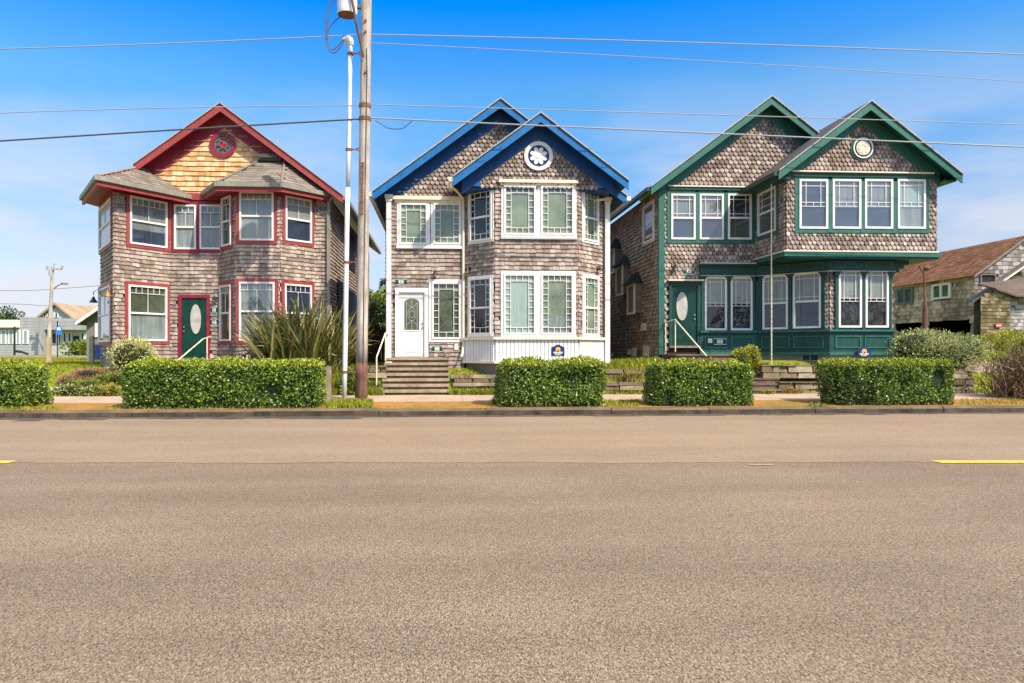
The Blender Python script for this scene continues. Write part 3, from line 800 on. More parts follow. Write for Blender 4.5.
# =================================================================== BLUE HOUSE
blu = thing('house', 'grey shingled house with blue gables, white front door and white corner boards', 'house', (1.8, 22.3, 1.2), 'shingled houses along the street')
rec = Facet((-1.74, 22.3), (.73, 22.3)); full = Facet((-1.74, 22.3), (5.41, 22.3))
bl_, bf, br_ = Facet((.73, 22.3), (1.65, 21.38)), Facet((1.65, 21.38), (4.21, 21.38)), Facet((4.21, 21.38), (5.22, 22.35))
stubr = Facet((5.2, 22.34), (5.43, 22.34))
W = lambda *a, **k: win(blu, *a, **dict(dict(trim=M['white'], tw=.07, style='prairie', fw=.055), **k))
W(rec, 399.5, 427.5, 203.5, 244.5, blind='sage', tw=.08)
W(rec, 433.5, 460.5, 203.5, 244.5, blind='sage', tw=.08)
W(rec, 432, 460.5, 282.5, 339, blind='room_green', low='room_green', tw=.10)
W(bl_, 470.5, 492.5, 191, 241, style='prairie_hung', mid=.47, blind='room')
W(bl_, 470.2, 492, 278, 334.5, style='prairie_hung', mid=.47, blind='room')
W(bf, 504, 535.5, 186, 235, blind='sage', tw=.085)
W(bf, 540.8, 573.5, 186, 235, blind='sage', tw=.085)
W(bf, 503.5, 535.5, 274, 334.5, blind='sheer', tw=.085)
W(bf, 541, 573, 274, 334.5, blind='sage', low='curtain', split=.3, tw=.085)
W(br_, 582.3, 596.8, 192.5, 241.5, style='prairie_hung', mid=.47, blind='sage')
W(br_, 582.8, 597, 277, 335.5, style='prairie_hung', mid=.47, blind='sage')
def zf(f, px, py): return f.z(px, py)
# window head cornices and sills
for f, a, b, y0, y1 in ((rec, 393, 463.0, 196.5, 200), (bf, 498.5, 579, 180, 183)):
    mb = MB(); f.box(mb, f.u(a), min(f.u(b), f.L - .01), f.z(a, y1), f.z(a, y0), 0, .14); f.box(mb, f.u(a) + .05, min(f.u(b), f.L - .02) - .05, f.z(a, y1 + 2.6), f.z(a, y1), 0, .08)
    mb.build('window_head', M['cream'], blu)
for f, a, b, y in ((rec, 396.5, 463, 247), (bf, 501, 576.5, 237.5)):
    mb = MB(); f.box(mb, f.u(a), min(f.u(b), f.L - .01), f.z(a, y + 1.6), f.z(a, y - 1), 0, .10); mb.build('window_sill', M['white'], blu)
mb = MB()
ua, ub, zb, zt = rec.u(399), rec.u(424.5), rec.z(410, 357), rec.z(410, 292.5)
rec.box(mb, ua - .12, ub + .12, zt, zt + .14, -.03, .08); rec.box(mb, ua - .12, ua, zb, zt, -.03, .077); rec.box(mb, ub, ub + .12, zb, zt, -.03, .077)
mb.build('door_frame', M['white'], blu)
mb = MB(); rec.box(mb, ua + .005, ub - .005, zb + .02, zt - .005, -.03, .012)
ga_, gb_ = rec.u(404.3), rec.u(419.3); gz0, gz1 = rec.z(410, 330), rec.z(410, 298.5)
def arch_poly(a, b, z0, z1, s=.10):
    n = 8; return [(a, z0), (b, z0)] + [(b - (b - a) * k / n, z1 - s + s * math.sin(math.pi * k / n) ** .7) for k in range(n + 1)]
rec.box(mb, ga_ - .04, ga_, gz0, gz1 - .1, .012, .026); rec.box(mb, gb_, gb_ + .04, gz0, gz1 - .1, .012, .026); rec.box(mb, ga_ - .04, gb_ + .04, gz0 - .04, gz0, .012, .026)
rec.box(mb, ga_, gb_, zb + .16, zb + .58, .012, .022); rec.box(mb, ga_ + .05, gb_ - .05, zb + .21, zb + .53, .022, .03)
dr = mb.build('door', M['white'], blu)
mb = MB(); rec.slab(mb, arch_poly(ga_, gb_, gz0, gz1), .012, .018); mb.build('pane', M['room_green'], dr)
mb = MB(); gc = (ga_ + gb_) / 2; gm = (gz0 + gz1) / 2
ring(rec, mb, gc, gm, .10, .118, .018, .028, asp=.8); ring(rec, mb, gc, gm, .20, .216, .018, .026, asp=.62)
rec.box(mb, gc - .008, gc + .008, gz0, gm - .2, .018, .025); rec.box(mb, gc - .008, gc + .008, gm + .2, gz1 - .02, .018, .025)
for s in (-1, 1):
    rec.box(mb, gc + s * .17 - .008, gc + s * .17 + .008, gz0, gz1 - .1, .018, .025); rec.slab(mb, [(gc, gm + .2), (gc + s * .02, gm + .2), (gc + s * .19, gm + .36), (gc + s * .17, gm + .36)][::s], .018, .0255)
    rec.slab(mb, [(gc, gm - .2), (gc + s * .17, gm - .36), (gc + s * .19, gm - .36), (gc + s * .02, gm - .2)][::s], .018, .0255)
mb.build('leaded_pattern', M['lead'], dr)
mb = MB()
for dz in (0, .13):
    c = rec.pt(rec.u(422.8), zb + .95 + dz, .012); mb.tube([c, c + rec.n * .05], .025, 10)
mb.build('handle', M['steel'], dr)
mb = MB(); rec.box(mb, ua - .1, ub + .1, zb - .05, zb + .015, 0, .12); mb.build('threshold', M['conc'], blu)
rec.holes.append((ua - .1, ub + .1, zb - .1, zt + .1))
z0 = 1.05
full.holes = rec.holes
wb = MB(); shingles(wb, rec, [(0, z0), (rec.L + .02, z0), (rec.L + .02, 6.5), (0, 6.5)]); shingles(wb, stubr, [(0, z0), (.22, z0), (.22, 6.6), (0, 6.6)])
wb.box(-1.68, 5.35, 22.4, 35.9, .6, 6.3, 1)
for f in (Facet((5.41, 22.42), (5.41, 36)), Facet((-1.74, 36), (-1.74, 22.42)), Facet((5.41, 36), (-1.74, 36))): shingles(wb, f, [(0, .9), (f.L, .9), (f.L, 6.55), (0, 6.55)])
wb.build('wall', [M['shingle'], M['backing']], blu)
wb = MB()
for f in (bl_, bf, br_): shingles(wb, f, [(0, 1.9), (f.L, 1.9), (f.L, 6.72), (0, 6.72)])
wb.build('bay_wall', [M['shingle'], M['backing']], blu)
bz = lambda x: 9.48 - .745 * abs(x - 1.85)
wb = MB(); shingles(wb, full, [(.12, 6.48), (7.05, 6.48), (3.59, 9.48 - .42)], .135, (.15, .15), 'scale')
wb.build('gable_wall', [M['shingle_scale'], M['backing']], blu)
gable_roof(blu, 1.85, 9.48, -2.12, 5.86, .745, 21.8, 36, M['roof_dark'], M['blue'], M['navy'], M['navy'], 22.3, -1.74, 5.42, fh=.52, rh=.25, gut=(M['white'], [(-2.12, -1), (5.86, 1)]))
# front gable over the bay
FX, FZ = 2.98, 8.74
fzt = lambda x: FZ - .745 * abs(x - FX)
fg = Facet((1.19, 21.34), (4.83, 21.34))
wb = MB(); q = FX - 1.19
shingles(wb, fg, [(0, 6.58), (3.64, 6.58), (3.64, fzt(4.83) - .42), (q, FZ - .42), (0, fzt(1.19) - .42)], .13, (.14, .14), 'scale')
wb.build('gable_wall', [M['shingle_scale'], M['backing']], blu)
gable_roof(blu, FX, FZ, .36, 5.66, .745, 20.85, 26, M['roof_dark'], M['blue'], M['navy'], M['navy'], 21.33, .62, 5.34, fh=.50, rh=.25, gut=(M['cream'], [(.36, -1)]))
mb = MB()
for a, b in ((.62, 1.19), (4.83, 5.34)):
    s = a < 2
    zi, zo = fzt(1.19 if s else 4.83) - .43, fzt(a if s else b) - .18
    p = [(a, 6.58 if not s else 6.62), (b, 6.62 if not s else 6.58), (b, zi if s else zo), (a, zo if s else zi)]
    n = [(x, 21.30, z) for x, z in p] + [(x, 21.36, z) for x, z in p]
    mb.mesh(n, [(0, 1, 2, 3), (7, 6, 5, 4), (0, 4, 5, 1), (1, 5, 6, 2), (2, 6, 7, 3), (3, 7, 4, 0)])
mb.build('frieze_return', M['blue'], blu)
mb = MB(); mb.box(.64, 5.3, 21.37, 22.29, 6.50, 6.575); mb.build('soffit', M['navy'], blu)
mb = MB(); uc, zc = fg.u(538.3), fg.z(538.3, 156.5)
oval(fg, mb, uc, zc, .44, .44, 0, .05, 0, 36); ring(fg, mb, uc, zc, .33, .445, .05, .085)
md = mb.build('medallion', M['white'], blu)
mb = MB(); oval(fg, mb, uc, zc, .33, .33, .05, .056, 0, 32); mb.build('panel', M['navy_sign'], md)
mb = MB()
for k in range(8):
    a = R(22.5 + 45 * k); c, s = math.cos(a), math.sin(a)
    pt = lambda r, w: (uc + r * c - w * s, zc + r * s + w * c)
    fg.slab(mb, [pt(.0, -.02), pt(.12, -.05), pt(.20, -.066), pt(.255, -.045), pt(.28, 0), pt(.255, .045), pt(.20, .066), pt(.12, .05), pt(0, .02)], .056, .075 + .0015 * k)
oval(fg, mb, uc, zc, .09, .09, .056, .095, 0, 14)
mb.build('flower_relief', M['white'], md)
# white wainscot under the bay
mb = MB()
for f in (bl_, bf, br_):
    n = max(4, round(f.L / .115))
    for k in range(n): f.box(mb, f.L * k / n + .011, f.L * (k + 1) / n - .011, 1.22, 1.92, 0, .075)
    f.box(mb, .0, f.L, 1.25, 1.9, -.02, .045)
mb.build('wainscot', M['white'], blu)
mb = MB(); strip(mb, [(.73, 22.3), (1.65, 21.38), (4.21, 21.38), (5.2, 22.33)], 0, .11, 1.19, 1.25); strip(mb, [(.73, 22.3), (1.65, 21.38), (4.21, 21.38), (5.2, 22.33)], 0, .15, 1.92, 2.0)
mb.build('ledge', M['cream'], blu)
mb = MB(); strip(mb, [(.73, 22.3), (1.65, 21.38), (4.21, 21.38), (5.2, 22.33)], -.2, -.1, .3, 1.19); mb.box(-1.74, .7, 22.25, 22.4, .3, 1.06); mb.build('foundation', M['conc'], blu)
for a, b in ((386.5, 391.3), (605, 609.7)):
    x0, x1 = X_(a, 22.25), X_(b, 22.25); mb = MB()
    mb.box(x0, x1, 22.2, 22.34, 1.06, 6.40); mb.box(x0 - .03, x1 + .03, 22.17, 22.35, 6.30, 6.36)
    mb.box(x0 - .05, x1 + .05, 22.14, 22.36, 6.40, 6.50); mb.box(x0 - .03, x1 + .03, 22.17, 22.35, 1.06, 1.25)
    mb.build('corner_board', M['white'], blu)
mb = MB(); q = Vector((.70, 22.2, 0))
mb.tube([(.30, 20.95, 6.62), (.30, 20.95, 6.48), (.5, 21.5, 6.46), (.70, 22.2, 6.38), (.70, 22.21, 1.75), (.66, 22.1, 1.45), (.62, 21.98, 1.38)], .04, 8); mb.build('downspout', M['cream'], blu)
mb = MB(); mb.tube([(4.9, 21.95, 6.36), (5.2, 22.1, 6.42), (5.32, 22.16, 6.5)], .045, 8); mb.build('downspout', M['cream'], blu)
lamp(blu, rec, 435.5, 273.5); lamp(blu, bl_, 470.2, 270)
lamp(blu, br_, 596.5, 269)
plaque(blu, rec, 395.3, 407.2, 279, 285.3); plaque(blu, rec, 431.8, 442.5, 345.8, 352)
mb = MB(); rec.box(mb, rec.u(454.3), rec.u(458.3), rec.z(456, 350), rec.z(456, 344), 0, .06); mb.build('outlet_box', M['cream'], blu)
house_sign(blu, bf, 551, 564, 344.3, 355.8)

# =================================================================== GREEN HOUSE
grn = thing('house', 'shingled house with pine green trim and an upper storey jutting over its bay', 'house', (11, 23.3, 1.4), 'shingled houses along the street')
Yg, Yu, Yl = 23.3, 21.2, 21.65
rec = Facet((7.40, Yg), (10.74, Yg))
ret, upf = Facet((10.72, Yg), (10.72, Yu)), Facet((10.72, Yu), (15.62, Yu))
lfa, lff = Facet((10.78, Yg), (12.37, Yl)), Facet((12.37, Yl), (14.49, Yl))
lside = Facet((7.40, 38.5), (7.40, Yg))
W = lambda *a, **k: win(grn, *a, **dict(dict(trim=M['green'], tw=.13, style='sash', fw=.065), **k))
for a, b, bl2, lo in ((670.6, 694.9, 'curtain', 'room_blue'), (699.0, 723, 'curtain', 'room_blue'), (727.2, 751, 'room', 'room_green')):
    W(rec, a, b, 194.1, 239.7, mid=.47, blind=bl2, low=lo, trims=(1, .9, 1, 1), glass='glass_bright')
W(ret, 759.3, 777.3, 190, 233.6, mid=.5, blind='room_green', tw=.11)
for a, b, bl2, lo in ((798.4, 827, 'room_blue', 'room_blue'), (831.5, 860, 'curtain', 'room_blue'), (863.7, 891.8, 'curtain', 'room_blue'), (896.5, 924.4, 'sheer', 'curtain')):
    W(upf, a, b, 179.6, 229, mid=None, blind=bl2, low=lo, glass='glass_bright', trims=(1, 1, 1, .6), split=.42)
for a, b, lo in ((704.2, 726.2, 'room_green'), (729.9, 751.7, 'room_green')):
    W(rec, a, b, 276.9, 330.3, mid=None, blind='curtain', low='room', trim=M['dgreen'], trims=(.6, .6, .3, 0), arch=True)
for a, b, y0, y1 in ((763.2, 788.7, 275.2, 329.4), (793.5, 821.7, 272.5, 328.3)):
    W(lfa, a, b, y0, y1, mid=.48, blind='curtain', low='room_blue', trim=M['dgreen'], trims=(.5, .5, .3, 0), arch=True)
for a, b, lo in ((837.5, 860.7, 'room_green'), (864.3, 887.4, 'room_green')):
    W(lff, a, b, 269.8, 327.6, mid=None, blind='curtain', low='room', trim=M['dgreen'], trims=(.6, .6, .3, 0), arch=True)
win(grn, lside, 644.5, 655, 204, 242, trim=M['cream'], tw=.06, style='plain', blind='curtain', low='room', fw=.07)
oval_door(grn, rec, 671.6, 696.8, 286, 346, 676.2, 687.6, 292, 320.5, M['dgreen'], .10, 694.2)
# walls
z0 = 1.35
rec.holes.append((rec.u(668), rec.u(699), 0, 3.9)); rec.holes.append((rec.u(699), 9, 0, 2.25))
wb = MB(); shingles(wb, rec, [(0, z0), (rec.L, z0), (rec.L, 7.0), (0, 7.0)], .135, (.15, .15), 'scale')
shingles(wb, lside, [(0, z0), (lside.L, z0), (lside.L, 7.1), (0, 7.1)], .14, m=2)
wb.build('wall', [M['shingle_scale'], M['backing'], M['shingle']], grn)
wb = MB()
shingles(wb, ret, [(0, 4.66), (ret.L, 4.66), (ret.L, 7.05), (0, 7.05)], .135, (.14, .14), 'scale')
shingles(wb, upf, [(0, 4.66), (upf.L, 4.66), (upf.L, 7.05), (0, 7.05)], .135, (.14, .14), 'scale')
wb.box(15.5, 15.58, Yu + .05, 24.6, 4.66, 7.0, 1)
wb.build('upper_wall', [M['shingle_scale'], M['backing']], grn)
wb = MB()
for f in (lfa, lff): shingles(wb, f, [(0, 2.2), (f.L, 2.2), (f.L, 4.3), (0, 4.3)], .135, (.14, .14), 'scale')
wb.box(14.40, 14.46, Yl + .02, 24.5, 1.3, 4.5, 1)
wb.build('bay_wall', [M['shingle_scale'], M['backing']], grn)
gz_ = lambda x: 10.12 - .75 * abs(x - 11.05)
mg = Facet((7.40, Yg), (14.9, Yg))
wb = MB(); shingles(wb, mg, [(.3, 7.1), (7.2, 7.1), (11.05 - 7.4, 10.12 - .45)], .145, (.16, .16), 'scale'); wb.build('gable_wall', [M['shingle_scale'], M['backing']], grn)
gable_roof(grn, 11.05, 10.12, 6.94, 15.16, .75, 22.8, 38.6, M['roof_dark'], M['green'], M['dgreen'], M['green'], Yg, 7.40, 14.9, fh=.46, rh=.24, gut=(M['gutter_dark'], [(6.94, -1)]))
GX, GZ = 13.15, 9.25
hz_ = lambda x: GZ - .75 * abs(x - GX)
ug = Facet((10.72, Yu - .02), (15.62, Yu - .02))
wb = MB(); shingles(wb, ug, [(.15, 7.12), (4.75, 7.12), (GX - 10.72, GZ - .43)], .135, (.14, .14), 'scale'); wb.build('gable_wall', [M['shingle_scale'], M['backing']], grn)
gable_roof(grn, GX, GZ, 10.24, 16.08, .75, 20.68, 27.5, M['roof_dark'], M['green'], M['dgreen'], M['green'], Yu - .022, 10.66, 15.68, fh=.44, rh=.24, gut=(M['gutter_dark'], [(10.24, -1)]))
for a, b, c in ((10.26, 10.7, 23.0), (15.64, 16.05, 25)):
    mb = MB(); mb.box(a, b, 20.9, c, 6.86, 6.92); mb.build('eave_soffit', M['dgreen'], grn)
mb = MB(); uc, zc = ug.u(862), ug.z(862, 148.5)
oval(ug, mb, uc, zc, .40, .40, 0, .05, 0, 36)
md = mb.build('medallion', M['dgreen'], grn)
mb = MB(); ring(ug, mb, uc, zc, .285, .325, .05, .08); mb.build('rim', M['white'], md)
mb = MB(); oval(ug, mb, uc, zc, .225, .225, .05, .075, 0, 28)
for k in range(8):
    a = R(45 * k); oval(ug, mb, uc + .13 * math.cos(a), zc + .13 * math.sin(a), .06, .06, .075, .088, 0, 10)
mb.build('rosette', M['cream'], md)
# green trim boards
def fbox(name, f, a, b, z0, z1, d0, d1, m):
    mb = MB(); f.box(mb, a, b, z0, z1, d0, d1); return mb.build(name, M[m], grn)
fbox('corner_board', rec, -.06, rec.u(664), 1.35, 7.0, -.02, .06, 'green')
fbox('frieze_band', rec, rec.u(667), rec.L, 7.02, 7.12, 0, .10, 'dgreen'); fbox('window_head', rec, rec.u(667), rec.L - .01, 7.12, 7.16, 0, .14, 'cream')
fbox('mullion', rec, rec.u(694.9) + .0, rec.u(699.0), 5.22, 6.95, 0, .06, 'green')
fbox('mullion', rec, rec.u(723), rec.u(727.2), 5.22, 6.95, 0, .06, 'green')
fbox('frieze_band', upf, .02, upf.L - .02, 7.0, 7.13, .02, .09, 'dgreen'); fbox('window_head', upf, upf.u(790), upf.u(931), 7.13, 7.17, .02, .16, 'cream')
for a, b in ((827, 831.5), (860, 863.7), (891.8, 896.5)): fbox('mullion', upf, upf.u(a), upf.u(b), 5.27, 6.9, 0, .06, 'green')
fbox('frieze_band', ret, .02, ret.L, 7.0, 7.12, .02, .07, 'dgreen')
mb = MB(); strip(mb, [(10.72, Yg), (10.72, Yu), (15.62, Yu), (15.62, 24.5)], 0, .09, 4.52, 4.66); mb.build('skirt_board', M['green'], grn)
mb = MB(); mb.box(10.72, 15.66, Yu - .04, 24.5, 4.46, 4.52); mb.build('soffit', M['dgreen'], grn)
mb = MB(); strip(mb, [(10.72, Yg), (10.72, Yu), (15.62, Yu)], .03, .11, 4.66, 4.70); mb.build('drip_edge', M['cream'], grn)
# entablature and pilasters over the lower bay
line = [(8.74, Yg - .02), (10.76, Yg - .02), (12.36, Yl - .02), (14.49, Yl - .02)]
mb = MB(); strip(mb, line, 0, .07, 4.14, 4.50); strip(mb, line, 0, .20, 4.46, 4.52); strip(mb, line, 0, .12, 4.12, 4.17)
mb.build('entablature', M['dgreen'], grn)
mb = MB(); strip(mb, [(8.74, Yg - .02), (10.72, Yg - .02)], -.05, .22, 4.52, 4.545); strip(mb, line, .0, .13, 4.105, 4.12); mb.build('flashing', M['cream'], grn)
mb = MB()
for k, f in enumerate((lfa, lff)):
    for a, b in ((.12, f.L / 2 - .06), (f.L / 2 + .06, f.L - .12)):
        for z in (4.2, 4.40): f.box(mb, a, b, z, z + .03, .09, .11)
        f.box(mb, a, a + .03, 4.2, 4.43, .09, .108); f.box(mb, b - .03, b, 4.2, 4.43, .09, .108)
mb.build('panel_moulding', M['green'], grn)
def pil(f, px, w=.09):
    u = f.u(px); mb = MB(); f.box(mb, u - w / 2, u + w / 2, 2.24, 4.0, 0, .085); f.box(mb, u - w / 2 - .04, u + w / 2 + .04, 4.0, 4.06, 0, .13); f.box(mb, u - w / 2 - .02, u + w / 2 + .02, 3.95, 4.0, 0, .105); f.box(mb, u - w / 2 - .08, u + w / 2 + .08, 4.06, 4.105, 0, .16)
    mb.build('pilaster', M['dgreen'], grn)
for f, p in ((rec, 756.3), (lfa, 758.6), (rec, 702), (rec, 728.1), (rec, 753), (lfa, 761), (lfa, 791), (lfa, 823.7), (lff, 835.4), (lff, 862.5), (lff, 889.2)): pil(f, p)
# panelled base
base = [(8.74, Yg - .04), (10.76, Yg - .04), (12.36, Yl - .04), (14.49, Yl - .04)]
mb = MB(); strip(mb, base, -.03, .04, 1.46, 2.22); mb.build('base_panel', M['dgreen'], grn)
mb = MB(); strip(mb, base, 0, .13, 2.19, 2.25); strip(mb, base, 0, .08, 1.44, 1.54); mb.build('base_rail', M['green'], grn)
mb = MB()
for f in (Facet(base[0], base[1]), Facet(base[1], base[2]), Facet(base[2], base[3])):
    for a, b in ((.16, f.L / 2 - .06), (f.L / 2 + .06, f.L - .16)):
        for z in (1.66, 2.02): f.box(mb, a, b, z, z + .04, .04, .07)
        f.box(mb, a, a + .04, 1.66, 2.06, .04, .068); f.box(mb, b - .04, b, 1.66, 2.06, .04, .068)
mb.build('panel_moulding', M['green'], grn)
mb = MB(); strip(mb, base, -.2, -.02, .5, 1.46); mb.box(7.42, 8.7, Yg - .02, Yg + .2, .5, 1.4); mb.box(7.36, 7.5, Yg, 38, .5, 1.36); mb.build('foundation', M['conc'], grn)
f = Facet(base[1], base[2]); mb = MB(); a, b = f.u(803), f.u(817.5); f.box(mb, a, b, 1.27, 1.43, -.03, -.005); fv = mb.build('crawl_vent', M['black'], grn)
mb = MB(); f.box(mb, (a + b) / 2 - .02, (a + b) / 2 + .02, 1.27, 1.43, -.005, .006); f.box(mb, a - .03, b + .03, 1.24, 1.27, -.02, .006); mb.build('frame', M['conc'], fv)
mb = MB()
for k in range(3):
    mb.box(14.49, 14.49 + .55 - .16 * k, Yl + .02, Yl + .14, 4.34 - .12 * k, 4.45 - .12 * k)
mb.build('bracket', M['dgreen'], grn)
lamp(grn, rec, 674.3, 267); plaque(grn, rec, 683, 694.3, 267.8, 274.8); plaque(grn, Facet((7.40, Yg - .082), (10.74, Yg - .082)), 713, 726, 338.2, 345)
fb = Facet((7.40, Yg - .082), (10.74, Yg - .082))
mb = MB(); fb.box(mb, fb.u(707.5), fb.u(711.5), fb.z(709, 343), fb.z(709, 338.5), 0, .07); mb.build('outlet_box', M['cream'], grn)
fbox('door_head', rec, rec.u(667), rec.u(702), 3.93, 3.98, 0, .2, 'cream'); fbox('door_head', rec, rec.u(668), rec.u(700), 3.86, 3.93, 0, .12, 'dgreen')
house_sign(grn, Facet((12.37, Yl - .12), (14.49, Yl - .12)), 856, 869, 347, 356.5, True)
# little side windows under their own hoods
for px0, px1, py0, py1, hx0, hx1, hy in ((628.2, 634.8, 286.5, 312, 626, 641, 275), (616.8, 623, 268.5, 293.5, 615.5, 628, 259), (609.3, 614.5, 251.5, 272, 607.5, 617, 245)):
    d = .28; lo_ = Facet((7.40 - d, 38.5), (7.40 - d, Yg))
    u0, u1 = lo_.u(px0), lo_.u(px1)
    z1, zb = lo_.z((px0 + px1) / 2, py0), lo_.z((px0 + px1) / 2, py1)
    mb = MB()
    lside.box(mb, u0 - .05, u1 + .05, zb - .06, z1 + .08, 0, d)
    o = mb.build('oriel', M['shingle_plain'] if 'shingle_plain' in M else M.setdefault('shingle_plain', mat('oriel_boards', (.20, .155, .13), .9, noise=(3, .25), fine=(40, .2))), grn)
    fr = Frame(lside.pt(u0 - .05, 0, d), lside.t, (0, 0, 1)); wd_ = u1 - u0 + .1
    mb = MB()
    for a, b, c, e in ((0, .1, zb - .1, z1 + .08), (wd_ - .1, wd_, zb - .1, z1 + .08), (.1, wd_ - .1, zb - .1, zb), (.1, wd_ - .1, z1, z1 + .08)): fr.box(mb, a, b, c, e, 0, .05)
    mb.build('frame', M['cream'], o)
    mb = MB(); fr.box(mb, .1, wd_ - .1, zb, z1, 0, .012); mb.build('pane', M['curtain'], o)
    mb = MB(); a, b = u0 - .16, u1 + .16; zz = z1 + .08
    top = zz + .45
    mb.mesh([lside.pt(a, zz, .0), lside.pt(b, zz, 0), lside.pt(b, zz, d + .22), lside.pt(a, zz, d + .22), lside.pt((a + b) / 2 - .1, top, 0), lside.pt((a + b) / 2 + .1, top, 0),
             lside.pt((a + b) / 2, top, d * .5)], [(3, 2, 6), (0, 3, 6, 4), (2, 1, 5, 6), (0, 1, 2, 3)])
    fs = MB()
    for k in range(6):
        t = k / 6
        for j in range(7):
            q = a + (b - a) * (t * .5 + (1 - t) * j / 7); fs.mesh([lside.pt(q, zz + (top - zz) * t - .03, d + .24 - (d * .5 + .22) * t), lside.pt(q + (b - a) * (1 - t) / 7, zz + (top - zz) * t - .03, d + .24 - (d * .5 + .22) * t), lside.pt(q + (b - a) * (1 - t) / 7, zz + (top - zz) * (t + .2), d + .2 - (d * .5 + .22) * (t + .17)), lside.pt(q, zz + (top - zz) * (t + .2), d + .2 - (d * .5 + .22) * (t + .17))], [(0, 1, 2, 3)])
    mb.v, off = mb.v + fs.v, len(mb.v); mb.f += [tuple(i + off for i in q) for q in fs.f]; mb.m += fs.m
    mb.build('hood', M['hood'] if 'hood' in M else M.setdefault('hood', mat('dark_mossy_hood', (.022, .034, .022), .95, noise=(4, .3))), o)
for px, py, s in ((645.5, 327, .16), (636, 352, .2), (631, 352, .12), (648, 351, .24), (613.5, 355, .1)):
    u, z = lside.u(px), lside.z(px, py); mb = MB(); lside.box(mb, u - s, u + s, z - s * .8, z + s * .8, 0, .12); lside.box(mb, u - s * .7, u + s * .7, z - s * .8, z - s * .3, .12, .16)
    mb.build('vent_cover', M['cream'], grn)
# rain chain at the gable's gutter end
c = P(771.5, 178, 21.6); mb = MB()
zg = gz(c.x, c.y); n = 40
for k in range(n):
    a = zg + .05 + (6.9 - zg - .05) * k / n; b = zg + .05 + (6.9 - zg - .05) * (k + 1) / n
    mb.tube([(c.x, c.y, a), (c.x, c.y, b)], [.014, .024], 6)
mb.build('rain_chain', M['cream'], grn)
handrail('pale handrail sloping down beside the oval-glass door of the green-trimmed house', [P(664.5, 322.5, 23.2), P(675, 319.5, 22.7), P(706.5, 356, 21.3)], [(P(675.3, 320, 22.7), P(675.3, 352, 22.7)), (P(665.5, 323, 23.2), P(665.5, 351, 23.2))])

# =================================================================== FENCES, POLES, WIRES
pole = thing('utility_pole', 'bleached wooden power pole beside the steps of the blue-gabled house', 'utility pole', (-2.15, 19.0, .2))
b0, top = Vector((-2.15, 19.0, .1)), Vector((P(367.5, 10, 19.0).x, 19.0, 13.2))
at = lambda z: b0.lerp(top, (z - .1) / 13.1)
mb = MB(); zs = [1.15 + (13.2 - 1.15) * k / 14 for k in range(15)]
mb.tube([at(z) for z in zs], [.155 - .018 * k / 14 + random.uniform(-.002, .002) for k in range(15)], 16)
mb.build('shaft', M['wood'], pole, True)
mb = MB(); mb.tube([at(z) for z in (.1, .5, .9, 1.25)], [.172, .164, .16, .157], 16); mb.build('butt', M['wood_base'], pole, True)
M['rust'] = mat('rusty_bolt', (.20, .085, .03), .8, noise=(8, .3))
for z in (Z_(364, 106, 19), Z_(364, 119, 19)):
    mb = MB(); c = at(z); mb.tube([c - Vector((0, 0, .05)), c + Vector((0, 0, .05))], .162, 16); mb.build('band', M['rust'], pole)
for z, dx in ((Z_(364, 23, 19), 0), (Z_(364, 34, 19), 0), (Z_(364, 74, 19), .02)):
    mb = MB(); c = at(z) + Vector((dx, -.13, 0)); mb.tube([c, c + Vector((0, -.05, 0))], .035, 8); mb.build('bolt', M['rust'], pole)
mb = MB(); mb.tube([at(1.2) + Vector((.06, -.155, 0)), at(5) + Vector((.05, -.152, 0)), at(9) + Vector((.06, -.15, 0)), at(Z_(364, 50, 19)) + Vector((.04, -.15, 0))], .012, 6); mb.build('ground_wire', M['wire_dark'], pole)
mb = MB()
for k in range(9):
    z = Z_(364, 165, 19) - k * .16; c = at(z) + Vector((-.03, -.14, 0)); mb.box(c.x - .035, c.x + .035, c.y - .02, c.y + .02, z - .085, z + .04)
mb.build('rust_strap', M['rust'], pole)
# transformer
c = Vector((X_(347.5, 19), 18.95, Z_(347, 15, 18.95)))
mb = MB(); mb.lathe(c, [(.0, 0), (.26, 0), (.265, .05), (.265, .95), (.24, 1.02), (.0, 1.08)], 24)
t_ = mb.build('transformer', M['galv'], pole, False)
mb = MB(); mb.lathe(c, [(0, -.006), (.25, -.006), (.25, .0)], 24); mb.build('base_plate', M['rust'], t_)
for dz in (.2, .75):
    mb = MB(); mb.box(c.x + .2, at(c.z).x - .1, 18.93, 19.03, c.z + dz, c.z + dz + .07); mb.build('hanger', M['rust'], pole)
mb = MB(); mb.tube([P(349, -18, 18.62), P(356, 22, 18.66), P(363.5, 57, 18.80)], .035, 8); mb.build('brace', M['wood_base'], pole)
# pale conduit
cd = thing('conduit_riser', 'slim white conduit standing just left of the wooden power pole', 'conduit', (X_(344, 19.05), 19.05, .2))
p0, p1 = Vector((X_(344, 19.05), 19.05, .15)), P(350.5, 44, 19.05)
mb = MB(); mb.tube([p0.lerp(p1, k / 10) + Vector((math.sin(k) * .006, 0, 0)) for k in range(7)], .066, 12); mb.tube([p0.lerp(p1, k / 10) + Vector((math.sin(k) * .006, 0, 0)) for k in range(6, 11)], .056, 12)
mb.build('pipe', M['galv'], cd, True)
h = p1 + Vector((-.06, 0, .08)); mb = MB()
mb.lathe(p1 + Vector((0, 0, -.06)), [(.058, 0), (.085, .03), (.09, .12)], 14); mb.tube(smooth([p1 + Vector((.01, 0, .02)), p1 + Vector((-.03, 0, .09)), p1 + Vector((-.10, 0, .11)), p1 + Vector((-.17, 0, .06))], 4), [.09, .095, .10, .105, .108, .11, .11, .11, .108, .104, .098, .09, .075], 14)
mb.build('weatherhead', M['galv'], cd, True)
